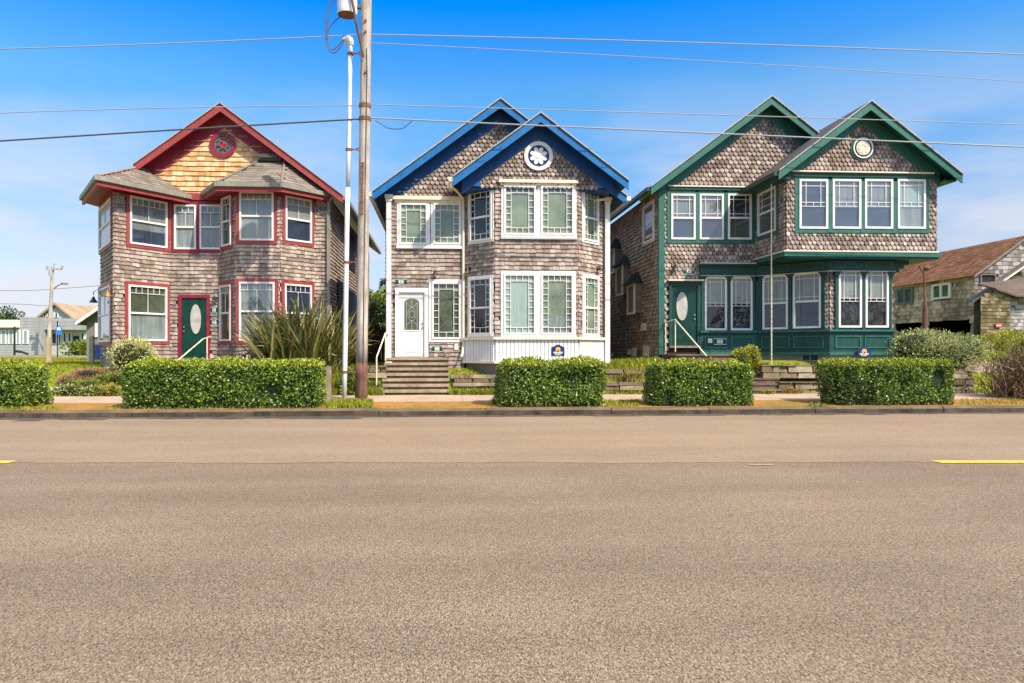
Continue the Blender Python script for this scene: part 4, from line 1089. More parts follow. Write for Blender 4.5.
for z in (Z_(352, 53, 19), Z_(348, 149, 19), Z_(345, 262, 19), Z_(344, 372, 19)):
    q = p0.lerp(p1, (z - .15) / (p1.z - .15)); mb = MB()
    mb.tube([q - Vector((0, 0, .03)), q + Vector((0, 0, .03))], .085, 10)
    for s in (-.05, .05): mb.tube([q + Vector((0, 0, s)), Vector((at(z).x - .1, 19.0, z - s))], .014, 6)
    mb.build('standoff_bracket', M['rust'], cd)
def wire(label, pts, Y, r, name='overhead_wire', grp='overhead wires along the street', m='wire', ends=True):
    q = [P(px, py, Y) for px, py in pts]
    # parabola through three measured points, continued outside the picture
    (x0, z0_), (x1, z1_), (x2, z2_) = [(v.x, v.z) for v in q]
    def f(x): return z0_ * (x - x1) * (x - x2) / ((x0 - x1) * (x0 - x2)) + z1_ * (x - x0) * (x - x2) / ((x1 - x0) * (x1 - x2)) + z2_ * (x - x0) * (x - x1) / ((x2 - x0) * (x2 - x1))
    a, b = (x0 - 3, x2) if ends == 'l' else (x0, x2 + 3)
    mb = MB(); n = 24
    mb.tube([(a + (b - a) * k / n, Y, f(a + (b - a) * k / n)) for k in range(n + 1)], r, 6)
    return tag(mb.build(name, M[m]), label, 'wire', grp)
wire('upper pale wire arriving at the power pole from the left', [(0, 49), (190, 42.5), (362, 34.5)], 19.0, .014, ends='l')
wire('topmost pale wire leaving the power pole to the right', [(372, 34.5), (640, 41), (1024, 54.5)], 19.0, .016, ends='r')
wire('thin wire second from the top, right of the power pole', [(372, 43), (640, 57), (1024, 82)], 19.0, .010, ends='r')
wire('thin wire crossing above the red gable to the power pole', [(0, 113), (190, 107.5), (360, 105.5)], 19.0, .012, ends='l')
wire('thin wire passing just above the tip of the blue gable', [(370, 104.5), (640, 112.5), (1024, 124.5)], 19.0, .012, ends='r')
wire('thick dark cable crossing the red gable to the power pole', [(0, 141), (190, 129), (360, 119)], 19.0, .022, m='wire_dark', ends='l')
wire('thick cable crossing the blue and green gables, lowest of the wires', [(370, 118), (640, 130), (1024, 147)], 19.0, .020, ends='r')
mb = MB(); mb.tube(smooth([P(375, 120.5, 18.95), P(380, 123, 18.95), P(388, 128, 18.95), P(402, 128.5, 18.95), P(412, 121, 18.95)]), .012, 6)
tag(mb.build('cable_loop', M['wire_dark']), 'slack cable loop hanging right of the power pole below the lower wires', 'cable')
for k, (lab, pts) in enumerate((('outer black lead looping from the transformer down to the white conduit', [(335, -20), (327, 12), (325.5, 33), (328, 48), (333, 53), (339, 49), (345, 39)]),
                               ('inner black lead looping from the transformer down to the white conduit', [(339, -12), (330, 12), (327, 30), (328.5, 44), (332, 50), (337, 47), (343, 40)]),
                               ('short black lead from beneath the transformer joining the cable loop', [(341, 16), (334, 22), (328.5, 30), (327, 40)]))):
    mb = MB(); mb.tube(smooth([P(a, b, 18.9 + .05 * k) for a, b in pts]), .014, 6); tag(mb.build('service_lead', M['wire_dark']), lab, 'cable')

# =================================================================== STEPS, RETAINING WALLS
M['riser'] = mat('shaded_step_riser', (.15, .11, .07), .95, noise=[(3, .4)], fine=(40, .25), bump=(25, .6))  # darker than the treads: shade on the risers put into the colour
st = thing('front_steps', 'concrete front steps with seven risers below the white front door', 'steps', (-.6, 21.4, .25))
x0, x1 = X_(383, 21.5), X_(449, 21.5); n = 7
for k in range(n):
    z = .26 + (1.36 - .26) * (k + 1) / n; y = 20.72 + .235 * k
    mb = MB()
    yb = y + .30 if k < n - 1 else 22.27
    xa = x0 - (.03 if k < 1 else 0)
    mb.box(xa, x1 + random.uniform(-.01, .01), y, yb, z - .075, z)
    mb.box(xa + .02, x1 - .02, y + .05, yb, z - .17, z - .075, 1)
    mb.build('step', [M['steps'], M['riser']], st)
handrail('bent pale handrail left of the concrete steps to the white door', [P(376.5, 385, 20.9), P(376.6, 357, 20.9), P(385.5, 333, 21.9), P(388, 334.5, 22.2)], [(P(385.5, 334, 21.9), P(385.5, 361, 21.9))], .022)
def stone_wall(label, x0, x1, y, z0, z1, seed, grp='low stone walls below the houses', th=.3):
    rr = random.Random(seed); mb = MB(); z = z0
    while z < z1 - .02:
        h = min(rr.uniform(.12, .2), z1 - z); x = x0 + rr.uniform(-.1, 0)
        while x < x1:
            w = rr.uniform(.3, .8); j = lambda s=.015: rr.uniform(-s, s)
            a, b = x + .01, min(x + w - .01, x1 + .1); yy = y + j(.04)
            mb.hexa([(a + j(), yy + j(), z + .006), (b + j(), yy + j(), z + .006), (b, y + th, z + .006), (a, y + th, z + .006),
                     (a + .02 + j(), yy + .03 + j(), z + h - .006 + j()), (b - .02 + j(), yy + .03 + j(), z + h - .006 + j()), (b - .02, y + th, z + h), (a + .02, y + th, z + h)])
            x += w
        z += h
    return tag(mb.build('retaining_wall', M['stone']), label, 'retaining wall', grp)
def sleeper(label, x0, x1, y, z0, z1, th=.16):
    mb = MB(); n = 6
    for k in range(n):
        a, b = x0 + (x1 - x0) * k / n, x0 + (x1 - x0) * (k + 1) / n
        mb.box(a, b, y, y + th, z0, z1)
    return tag(mb.build('timber_sleeper', M['timber']), label, 'timber edging', 'timber edging on the bank')
sx = lambda px, y: X_(px, y)
sleeper('upper timber edging on the bank right of the concrete steps', sx(451, 21.3), sx(503, 21.3), 21.3, .74, .84)
sleeper('lower timber edging on the bank right of the concrete steps', sx(453, 20.9), sx(503, 20.9), 20.95, .52, .61)
stone_wall('low stone wall on the bank under the white wainscot', sx(455, 21.1), sx(520, 21.1), 21.15, .3, .72, 3)
stone_wall('lower stone wall between the two middle hedges', sx(604, 20.8), sx(652, 20.8), 20.85, .24, .62, 4)
stone_wall('upper stone wall between the two middle hedges', sx(606, 21.5), sx(655, 21.5), 21.5, .55, 1.0, 5)
stone_wall('upper stone wall right of the dark steps under the green bay', sx(763, 21.2), sx(835, 21.2), 21.15, .72, 1.12, 6)
stone_wall('lower stone wall right of the dark steps under the green bay', sx(782, 20.8), sx(835, 20.8), 20.8, .25, .62, 7)
stone_wall('stub of stone wall right of the long hedge at the green house', sx(955, 20.4), sx(972, 20.4), 20.4, .25, .95, 8)
stone_wall('stone edging on the bank left of the concrete steps', sx(366, 21.3), sx(383, 21.3), 21.35, .3, 1.12, 9)
gs = thing('garden_steps', 'dark timber steps climbing between two hedges to the green-trimmed house', 'steps', (9.5, 21, .25))
for k in range(6):
    z = .25 + .16 * (k + 1); y = 20.65 + .26 * k; mb = MB()
    mb.box(sx(750, y), sx(786 - k * 3.5, y), y, y + .30, z - .16, z - .05); mb.box(sx(750, y), sx(786.5 - k * 3.5, y), y - .03, y + .3, z - .05, z); mb.build('step', M['timber_dark'] if 'timber_dark' in M else M.setdefault('timber_dark', mat('dark_timber', (.15, .105, .07), .95, noise=(3, .35), fine=(40, .2))), gs)
mb = MB(); mb.box(7.42, 9.9, 21.55, 23.24, 1.1, 1.42)
for k in range(8): mb.box(7.36, 9.95, 21.5 + .22 * k, 21.5 + .22 * k + .205, 1.42, 1.46)
tag(mb.build('door_landing', M['timber_dark']), 'brown timber landing in front of the dark green oval-glass door', 'landing')

# =================================================================== PLANTS
def leaf(mb, p, d, up, L, w, fold=.25, m=0):
    d = d.normalized(); s = d.cross(up)
    if s.length < 1e-4: s = d.cross(Vector((1, 0, 0)))
    s.normalize(); n = s.cross(d)
    a, b = p + d * L * .5 + s * w * .5 + n * w * fold, p + d * L * .5 - s * w * .5 + n * w * fold
    mb.mesh([p, a, p + d * L, b], [(0, 1, 2), (0, 2, 3)], m)
def rv(r=random): 
    while True:
        v = Vector((r.uniform(-1, 1), r.uniform(-1, 1), r.uniform(-1, 1)))
        if .05 < v.length < 1: return v.normalized()
def leafmat(name, ramp, rough=.45, spec=.5, trans=.18): return mat(name, None, rough, ramp=ramp, spec=spec, trans=trans, noise=(2.5, .22))
M['hedge_leaf'] = leafmat('hedge_leaf', [(0, (.025, .06, .006)), (.35, (.08, .155, .012)), (.7, (.155, .25, .02)), (1, (.32, .40, .07))], .32, .6)
M['hedge_new_lit'] = leafmat('hedge_lit_new_growth', [(0, (.11, .17, .008)), (.4, (.28, .33, .012)), (1, (.48, .49, .03))], .4, .5)  # new growth, with the light on the hedge tops put into its yellow
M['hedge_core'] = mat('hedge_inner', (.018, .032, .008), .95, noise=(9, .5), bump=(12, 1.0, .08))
M['twig'] = mat('dark_twigs', (.035, .028, .014), .95, noise=(6, .4))
M['flax_leaf'] = mat('flax_blade', None, .5, ramp=[(0, (.045, .065, .014)), (.35, (.11, .135, .028)), (.62, (.21, .20, .055)), (.85, (.38, .30, .10)), (1, (.66, .56, .28))], noise=(3, .25), trans=.12)
M['pieris'] = leafmat('variegated_leaf', [(0, (.20, .24, .04)), (.4, (.44, .44, .12)), (1, (.78, .72, .38))])
M['silver'] = leafmat('silvery_leaf', [(0, (.13, .155, .035)), (.4, (.33, .36, .12)), (1, (.62, .62, .29))], .7)
M['olive_leaf'] = leafmat('olive_green_leaf', [(0, (.04, .075, .01)), (.4, (.14, .20, .02)), (1, (.34, .38, .05))])
M['dark_leaf'] = leafmat('dark_green_leaf', [(0, (.012, .028, .008)), (.5, (.04, .075, .015)), (1, (.12, .16, .03))])
M['brown_twig'] = mat('reddish_twigs', None, .9, ramp=[(0, (.06, .03, .018)), (.5, (.16, .09, .055)), (1, (.30, .19, .12))], noise=(3, .3))
M['yellow_leaf'] = leafmat('yellow_green_leaf', [(0, (.14, .17, .01)), (.5, (.34, .35, .02)), (1, (.55, .50, .06))])
M['straw'] = leafmat('straw_blade', [(0, (.20, .15, .03)), (.5, (.40, .31, .07)), (1, (.60, .48, .15))], .7)
M['pink'] = mat('pink_heather', None, .8, ramp=[(0, (.30, .06, .09)), (.5, (.55, .16, .19)), (1, (.72, .36, .36))], noise=(4, .25), trans=.15)
M['white_petal'] = mat('pale_petals', None, .7, ramp=[(0, (.45, .50, .30)), (1, (.80, .80, .72))], trans=.15)
M['blade'] = leafmat('grass_blade', [(0, (.10, .13, .006)), (.5, (.24, .27, .015)), (1, (.42, .40, .05))], .7, .2)

def hedge(label, px0, px1, Y0, Y1, h, pyr=None, thin=None, grp='clipped hedges along the pavement', round_=.27):
    rr = random.Random(int(px0 * 7 + px1))
    x0 = X_(px0, Y1 - .1 if px0 > 441 else Y0); x1 = X_(px1, Y0 if px1 > 441 else Y1 - .1)
    zb = gz((x0 + x1) / 2, Y0 + .3)
    root = thing('hedge', label, 'hedge', ((x0 + x1) / 2, (Y0 + Y1) / 2, zb), grp)
    cx, cy = (x0 + x1) / 2, (Y0 + Y1) / 2
    A, B = (x1 - x0) / 2, (Y1 - Y0) / 2
    bumps = [(rr.uniform(x0, x1), rr.uniform(Y0, Y1), rr.uniform(0, h), rr.uniform(.12, .42), rr.uniform(-.20, .10)) for _ in range(int(75 * A))]
    def bump(p):
        s = 0
        for bx, by, bz, r, a in bumps:
            d = (p.x - bx) ** 2 + (p.y - by) ** 2 + (p.z - zb - bz) ** 2
            if d < r * r: s += a * (1 - d / r / r)
        return s
    fm = MB()
    area = [(2 * A * h, 'f'), (2 * A * h * .5, 'k'), (2 * B * h, 'l'), (2 * B * h, 'r'), (2 * A * 2 * B, 't')]
    dens = 1150
    for ar, side in area:
        for _ in range(int(ar * dens)):
            u, v = rr.uniform(-1, 1), rr.uniform(-1, 1)
            if side in 'fk': p, n = Vector((cx + A * u, cy + (-B if side == 'f' else B), zb + h * (v + 1) / 2)), Vector((0, -1 if side == 'f' else 1, 0))
            elif side in 'lr': p, n = Vector((cx + (A if side == 'r' else -A), cy + B * u, zb + h * (v + 1) / 2)), Vector((1 if side == 'r' else -1, 0, 0))
            else: p, n = Vector((cx + A * u, cy + B * v, zb + h)), Vector((0, 0, 1))
            # round the edges
            q = Vector((min(max(p.x, x0 + round_), x1 - round_), min(max(p.y, Y0 + round_), Y1 - round_), min(p.z, zb + h - round_)))
            dd = p - q
            if dd.length > round_: p = q + dd.normalized() * round_; n = dd.normalized()
            if thin and side in 'fl' and x0 + thin[0] < p.x < x0 + thin[1] and p.z < zb + h * thin[2] and rr.random() < .72: continue
            low = (p.z - zb) / h
            if low < .12 and rr.random() < .5: continue
            p = p + n * (bump(p) + rr.uniform(-.10, .035))
            d = (n * rr.uniform(.2, 1) + rv(rr) * .9 + Vector((0, 0, .25)))
            top = n.z > .6 or (p.z > zb + h - .12)
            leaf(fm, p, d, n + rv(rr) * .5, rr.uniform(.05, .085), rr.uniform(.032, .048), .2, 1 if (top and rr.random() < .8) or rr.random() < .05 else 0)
    fm.build('foliage', [M['hedge_leaf'], M['hedge_new_lit']], root)
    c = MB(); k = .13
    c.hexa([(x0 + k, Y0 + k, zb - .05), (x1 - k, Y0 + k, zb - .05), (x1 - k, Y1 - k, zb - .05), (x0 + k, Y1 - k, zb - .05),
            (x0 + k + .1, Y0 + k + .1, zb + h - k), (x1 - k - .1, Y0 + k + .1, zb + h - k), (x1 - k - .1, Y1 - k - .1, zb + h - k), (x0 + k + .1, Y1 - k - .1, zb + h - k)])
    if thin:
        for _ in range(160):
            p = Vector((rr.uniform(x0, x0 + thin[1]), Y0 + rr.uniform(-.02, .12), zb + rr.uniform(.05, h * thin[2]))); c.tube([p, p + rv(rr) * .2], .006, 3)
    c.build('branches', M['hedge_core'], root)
    return root
HY0, HY1 = 17.36, 18.55
hedge('loose dark hedge cut off by the left edge of the photo', -60, 56, 17.5, 19.0, 1.12, round_=.42)
hedge('longest clipped hedge, in front of the red-trimmed house', 120, 327, HY0, HY1, 1.15)
hedge('clipped hedge below the white wainscot of the blue-gabled house', 496.5, 606.5, HY0, HY1, 1.15)
hedge('clipped hedge below the dark green oval-glass door', 643, 755.5, HY0, HY1, 1.15)
hedge('clipped hedge under the green bay, bare and twiggy at its lower left', 815, 957.5, HY0, HY1, 1.15, thin=(0, 1.0, .55))
mb = MB(); x, y = X_(328.5, 18.3), 18.3; mb.box(x - .06, x + .06, y, y + .1, .18, 1.18); tag(mb.build('wooden_post', M['timber']), 'short pale post at the right end of the longest hedge', 'post')

def ell(mb, c, r, rr):
    n, h = 9, 6; pts = []
    for i in range(h + 1):
        for j in range(n):
            a, q = 2 * math.pi * j / n, math.pi * i / h; k = rr.uniform(.85, 1.15)
            pts.append(c + Vector((r.x * math.sin(q) * math.cos(a), r.y * math.sin(q) * math.sin(a), r.z * math.cos(q))) * k)
    mb.mesh(pts, [(i * n + j, i * n + (j + 1) % n, (i + 1) * n + (j + 1) % n, (i + 1) * n + j) for i in range(h) for j in range(n)])
def bush(name, label, cat, c, r, n, m, L, w, up=.3, grp=None, core=True, lumps=9, seed=1, shell=.35, mats=None, flat=0):
    """an uneven shrub: leaf clumps over several overlapping lobes"""
    rr = random.Random(seed); root = thing(name, label, cat, (c[0], c[1], c[2]), grp)
    lob = []
    for k in range(lumps):
        a = rr.uniform(0, 6.28); q = rr.uniform(.15, .62)
        lob.append((Vector((c[0] + r[0] * q * math.cos(a), c[1] + r[1] * q * math.sin(a), c[2] + r[2] * rr.uniform(.35, .62))), rr.uniform(.34, .52)))
    fm = MB()
    for k in range(n):
        lc, lr = rr.choice(lob); v = rv(rr)
        q = (1 - shell * rr.random() ** 1.6) * rr.uniform(.92, 1.08)
        p = lc + Vector((v.x * r[0], v.y * r[1], v.z * r[2])) * lr * q
        if p.z < c[2] + .01: p.z = c[2] + rr.uniform(.01, .1)
        d = v + rv(rr) * .8 + Vector((0, 0, up))
        leaf(fm, p, d, v + rv(rr) * .5, L * rr.uniform(.7, 1.3), w * rr.uniform(.7, 1.3), .2, rr.choices(range(len(mats or [m])), weights=[x[1] for x in (mats or [(m, 1)])])[0])
    fm.build('foliage', [M[x[0]] for x in (mats or [(m, 1)])], root)
    if core:
        b = MB()
        for lc, lr in lob:
            ell(b, lc, Vector(r) * lr * .62, rr)
            base = Vector((c[0] + rr.uniform(-.1, .1), c[1] + rr.uniform(-.1, .1), c[2] - .05))
            b.tube([base, base.lerp(lc, .5) + rv(rr) * .06, lc], [.03, .022, .012], 5)
            for _ in range(5): b.tube([lc.lerp(base, .3), lc + Vector((rv(rr).x * r[0], rv(rr).y * r[1], rv(rr).z * r[2])) * lr * .8], .007, 4)
        b.build('branches', M['hedge_core'], root)
    return root
def gp(px, Y): x = X_(px, Y); return (x, Y, gz(x, Y))
bush('variegated_shrub', 'pale yellow-green shrub behind the left end of the longest hedge', 'shrub', gp(138, 21.9), (.95, .6, 1.0), 4200, 'pieris', .085, .03, .4, seed=3)
bush('silvery_shrub', 'broad silvery grey-green shrub at the right corner of the green house', 'shrub', gp(930, 21.9), (2.0, 1.05, 1.08), 24000, 'silver', .08, .034, .5, seed=5, lumps=26)
bush('silvery_shrub', 'small silvery shrub tucked between green base panels and the right hedge', 'shrub', gp(893, 20.6), (.9, .5, .85), 6000, 'silver', .08, .028, .5, seed=6)
bush('yellow_shrub', 'small bright yellow-green shrub by the landing of the green house', 'shrub', gp(748, 21.6), (.66, .45, .92), 3400, 'yellow_leaf', .07, .035, .4, seed=7)
tw_ = thing('bare_shrub', 'reddish brown twiggy shrub at the right edge of the photo', 'shrub', gp(1020, 19.2)); rr = random.Random(8); mb = MB(); lb = MB(); bx = gp(1026, 19.2)
for k in range(1500):
    a = rr.uniform(0, 6.28); lean = rr.random() ** .6; o = Vector((bx[0] + rr.gauss(0, .45), bx[1] + rr.gauss(0, .3), bx[2] + (0 if rr.random() < .5 else rr.uniform(0, .9))))
    d = Vector((math.cos(a) * lean * .9, math.sin(a) * lean * .7, rr.uniform(.25, 1))).normalized(); L = rr.uniform(.5, 1.25); w = rr.uniform(.006, .014); s_ = rv(rr).cross(d).normalized() * w; p = o
    pts = [p - s_, p + s_]
    for j in range(3):
        d = (d + rv(rr) * .28).normalized(); p = p + d * L / 3; q = s_ * (1 - .28 * (j + 1)); pts += [p - q, p + q]
        if rr.random() < .5: leaf(lb, p, d + rv(rr) * .7, rv(rr), .08, .022, .2, 0)
        if rr.random() < (.55 if p.z > bx[2] + 1.15 else .22): leaf(lb, p, d + rv(rr) * .7, rv(rr), .07, .035, .2, 1)
    mb.mesh(pts, [(0, 1, 3, 2), (2, 3, 5, 4), (4, 5, 7, 6)])
mb.build('twigs', M['brown_twig'], tw_); lb.build('leaves', [M['brown_twig'], M['olive_leaf']], tw_)
bush('yellow_shrub', 'yellow-green bush behind the twiggy shrub at the right edge', 'shrub', gp(1034, 21.8), (.95, .7, 1.2), 6000, 'yellow_leaf', .07, .035, .4, seed=9)
# flax
fx = thing('flax_clump', 'big spiky flax clump with bronze and cream striped blades', 'flax', gp(304, 22.0)); rr = random.Random(5)
mb = MB(); bx = gp(304, 22.0)
fans = [(rr.uniform(-1.0, 1.0), rr.uniform(-.4, .4), rr.uniform(.8, 1.0)) for _ in range(20)]
for k in range(1250):
    fx_, fy_, fs_ = fans[k % 20]; fs_ *= 1 - .25 * abs(fx_) / 1.15
    a = rr.uniform(0, 6.28); lean = rr.random() ** .75 * .66
    L = rr.uniform(1.2, 3.0) * fs_ if rr.random() < .75 else rr.uniform(.7, 1.3); w = rr.uniform(.06, .105)
    o = Vector((bx[0] + fx_ + rr.gauss(0, .10), bx[1] + fy_ + rr.gauss(0, .08), bx[2] - .05)); pts = []
    dx, dy = math.cos(a) * lean + fx_ * .22, math.sin(a) * lean * .8
    droop = rr.uniform(.3, 1.3) if rr.random() < .4 else rr.uniform(0, .12)
    p = o.copy(); d = Vector((dx, dy, 1.1)).normalized(); n = 7; side = Vector((-math.sin(a), math.cos(a), 0)); side = (side + rv(rr) * .6).normalized()
    for j in range(n + 1):
        ww = w * (1 - (j / n) ** 2.4) * (.7 + .3 * min(1, j / 2)) + .003
        pts += [p - side * ww / 2, p + side * ww / 2]
        d = (d + Vector((dx * .05, dy * .05, -.01 - droop * .12 * (j / n) * 3))).normalized(); p = p + d * L / n
    mb.mesh(pts, [(2 * j, 2 * j + 1, 2 * j + 3, 2 * j + 2) for j in range(n)])
mb.build('blades', M['flax_leaf'], fx)
# flower bed left of the red house
def mound(name, label, cat, px, Y, r, n, mats, L, w, seed, up=.6, grp=None): return bush(name, label, cat, gp(px, Y), r, n, None, L, w, up, grp, True, 8, seed, .4, mats)
mound('heather', 'pink heather mound next to the leftmost hedge', 'heather', 76, 21.4, (.6, .5, .27), 2600, [('pink', .6), ('olive_leaf', .4)], .06, .014, 11, grp='flower bed plants')
mound('heather', 'wide pink-topped heather in front of the prow bay', 'heather', 98, 21.7, (1.0, .5, .26), 3600, [('pink', .6), ('olive_leaf', .4)], .06, .014, 12, grp='flower bed plants')
mound('green_cushion', 'olive green cushion plant in the middle of the flower bed', 'plant', 86, 21.1, (.75, .4, .36), 3000, [('olive_leaf', .8), ('yellow_leaf', .2)], .07, .018, 13, grp='flower bed plants')
mound('green_cushion', 'olive green cushion plant close to the longest hedge', 'plant', 110, 21.3, (.65, .4, .42), 2600, [('olive_leaf', .7), ('yellow_leaf', .3)], .07, .018, 14, grp='flower bed plants')
mound('yellow_cushion', 'pale yellow cushion plant by the pavement left of the longest hedge', 'plant', 108, 20.85, (.55, .3, .34), 1800, [('straw', .5), ('yellow_leaf', .5)], .06, .018, 15, grp='flower bed plants')
mound('white_flowers', 'low plant dotted with white flowers beside the pavement', 'plant', 72, 20.9, (.8, .3, .28), 1900, [('olive_leaf', .62), ('white_petal', .2), ('yellow_leaf', .18)], .07, .035, 16, grp='flower bed plants')
mound('white_flowers', 'white-flowered plant in the middle of the bed by the pavement', 'plant', 90, 20.85, (.5, .3, .26), 1300, [('olive_leaf', .6), ('white_petal', .25), ('yellow_leaf', .15)], .07, .035, 17, grp='flower bed plants')
def tuft(name, label, cat, px, Y, n, h, spread, m, seed, grp='grass tufts on the bank'):
    rr = random.Random(seed); g = gp(px, Y); mb = MB()
    for k in range(n):
        a = rr.uniform(0, 6.28); q = rr.random() ** .6; L = h * rr.uniform(.6, 1.15); w = rr.uniform(.008, .016)
        p = Vector((g[0] + rr.gauss(0, spread * .25), g[1] + rr.gauss(0, spread * .2), g[2] - .01)); d = Vector((math.cos(a) * q * spread / h * .8, math.sin(a) * q * spread / h * .6, 1)).normalized()
        s = Vector((-math.sin(a), math.cos(a), 0)) * w; p2 = p + d * L * .6; p3 = p2 + (d + Vector((d.x, d.y, -.7))) * L * .3
        mb.mesh([p - s, p + s, p2 - s * .8, p2 + s * .8, p3], [(0, 1, 3, 2), (2, 3, 4)])
    return tag(mb.build(name, M[m]), label, cat, grp)
tuft('ornamental_grass', 'straw-coloured grass tuft on the bank between the two middle hedges', 'grass tuft', 632, 21.35, 500, .5, .5, 'straw', 21)
tuft('ornamental_grass', 'straw-yellow grass tuft on top of the bank beside the concrete steps', 'grass tuft', 466, 21.55, 500, .36, .55, 'straw', 22)
tuft('ornamental_grass', 'yellow grass tuft spilling over the stones below the green bay', 'grass tuft', 790, 20.72, 420, .32, .45, 'straw', 23)
tuft('ornamental_grass', 'small yellow-green grass tuft left of the stones at the dark steps', 'grass tuft', 768, 20.55, 260, .22, .3, 'yellow_leaf', 24)
tuft('ornamental_grass', 'dry tuft at the foot of the middle hedge below the white wainscot', 'grass tuft', 497, 18.2, 260, .28, .22, 'straw', 25)
def weeds(name, spots, m, seed, kind='stuff'):
    rr = random.Random(seed); mb = MB()
    for px0, px1, Y0, Y1, n, h in spots:
        for k in range(n):
            Y = rr.uniform(Y0, Y1); x = rr.uniform(X_(px0, Y), X_(px1, Y)); p = Vector((x, Y, gz(x, Y) + .005))
            a = rr.uniform(0, 6.28); L = h * rr.uniform(.5, 1.3); w = h * rr.uniform(.05, .12)
            d = Vector((math.cos(a) * .55, math.sin(a) * .45, 1)).normalized(); s = Vector((-math.sin(a), math.cos(a), 0)) * w
            mb.mesh([p - s, p + s, p + d * L], [(0, 1, 2)])
    o = mb.build(name, M[m]); o['kind'] = kind; return o
weeds('grass', [(-10, 60, 17.3, 17.8, 900, .09), (327, 372, 17.4, 18.9, 3200, .14), (330, 382, 20.6, 22, 2600, .24), (372, 500, 17.3, 17.9, 500, .05), (600, 640, 17.3, 18.8, 1600, .09), (450, 500, 20.55, 21.0, 1100, .2), (605, 655, 20.55, 22.2, 900, .14), (760, 840, 20.9, 21.9, 1400, .16), (955, 1010, 20.6, 22.6, 1200, .14), (500, 640, 20.6, 22.3, 3000, .16), (450, 500, 21.2, 22.0, 900, .12), (600, 660, 21.4, 23.2, 1500, .14), (640, 760, 20.6, 21.4, 600, .14), (20, 128, 20.6, 22.6, 1500, .12), (960, 1024, 17.3, 18.8, 700, .08), (755, 815, 17.3, 17.6, 140, .06), (100, 330, 17.3, 17.62, 700, .08)], 'blade', 31)
weeds('leafy_weeds', [(333, 345, 20.7, 21.5, 260, .2), (364, 384, 20.65, 21.2, 700, .26), (452, 500, 20.55, 20.95, 900, .18), (808, 822, 17.28, 17.34, 60, .12), (815, 827, 17.06, 17.2, 90, .12)], 'olive_leaf', 32)
weeds('lawn_grass', [(55, 100, 24, 44, 9000, .10), (965, 1024, 25, 40, 6000, .10), (0, 60, 24, 44, 4000, .1)], 'blade', 33)

# =================================================================== BACKGROUND, LEFT
M['roof_far'] = mat('tan_brown_roof', (.34, .245, .15), .95, noise=(.5, .2), fine=(6, .2))
M['siding_grey'] = mat('grey_siding', (.30, .315, .31), .7, noise=(.5, .12), streak=(3, .1)); M['siding_white'] = mat('white_siding', (.43, .45, .46), .7, noise=(.5, .08))
M['siding_dark'] = mat('dark_grey_siding', (.20, .19, .19), .8, noise=(.6, .12)); M['awning'] = mat('off_white_awning', (.66, .62, .56), .7, noise=(.4, .1))
def siding(mb, f, u0, u1, z0, z1, h=.2, d=0, m=0):
    z = z0
    while z < z1 - .01:
        e = min(z + h, z1); mb.mesh([f.pt(u0, z, d + .02), f.pt(u1, z, d + .02), f.pt(u1, e, d), f.pt(u0, e, d)], [(0, 1, 2, 3)], m); mb.mesh([f.pt(u0, z, d), f.pt(u1, z, d), f.pt(u1, z, d + .02), f.pt(u0, z, d + .02)], [(0, 1, 2, 3)], m); z = e
Yb = 64.0; zg = gz(-40, Yb)
f = Facet((X_(-45, Yb), Yb), (X_(38.3, Yb), Yb)); fu = f.u; fz_ = lambda py, px=20: f.z(px, py)
shop = thing('shop', 'low grey shop with tall windows and off-white awning band, far left', 'shop', ((f.O.x + X_(38, Yb)) / 2, Yb, zg), 'far buildings across the lawn')
mb = MB(); f.box(mb, 0, fu(20), zg - .3, fz_(320.5), -9, -.01); f.box(mb, fu(20), fu(38), zg - .3, fz_(317), -9, -.01); siding(mb, f, 0, fu(20), zg - .3, fz_(320.5), .25); siding(mb, f, fu(20), fu(38), zg - .3, fz_(317), .25); mb.build('wall', M['siding_grey'], shop)
mb = MB(); f.box(mb, 0, fu(20.2), fz_(327.6), fz_(320), .03, .5); mb.build('awning', M['awning'], shop)
for a, b in ((-14, -8), (-6.5, -.5), (1, 7), (8.5, 14.5), (16, 21), (23, 29)):
    w = MB(); f.box(w, fu(a), fu(b), fz_(343.8), fz_(330), .02, .08); o = w.build('window', M['white'], shop)
    w = MB(); f.box(w, fu(a) + .14, fu(b) - .14, fz_(343.3), fz_(330.6), .08, .09); w.build('pane', M['blind_blue'] if 'blind_blue' in M else M.setdefault('blind_blue', mat('pale_blue_glass', (.20, .29, .33), .15, noise=(.4, .3))), o)
Y2 = 66.0; f = Facet((X_(38.6, Y2), Y2), (X_(88.5, Y2), Y2)); fu = f.u; fz_ = lambda py, px=60: f.z(px, py)
sw = thing('shop', 'pale flat-roofed shop with deep parapet and a dark doorway, beyond the lawn', 'shop', ((f.O.x + X_(88, Y2)) / 2, Y2, zg), 'far buildings across the lawn')
mb = MB(); f.box(mb, 0, f.L, zg - .3, fz_(318.5), -12, 0); mb.build('wall', M['siding_white'], sw)
mb = MB(); f.box(mb, .0, f.L, fz_(330), fz_(319), .02, 1.0); siding(mb, f, 0, f.L, fz_(330), fz_(319), .35, 1.01); mb.build('parapet', M['siding_grey'], sw)
for a, b in ((52, 57.5), (58.5, 62), (63, 67), (68, 72), (81, 85)):
    w = MB(); f.box(w, fu(a), fu(b), fz_(344), fz_(332.5), .02, .08); o = w.build('window', M['white'], sw); w = MB(); f.box(w, fu(a) + .1, fu(b) - .1, fz_(343.4), fz_(333.2), .08, .09); w.build('pane', M['room_blue'], o)
w = MB(); f.box(w, fu(73.5), fu(79), zg, fz_(336), .02, .06); w.build('door', M['room'], sw)
w = MB(); f.box(w, .1, fu(50), fz_(346), fz_(331.5), .02, .05); w.build('dark_entrance', M['siding_dark'], sw)
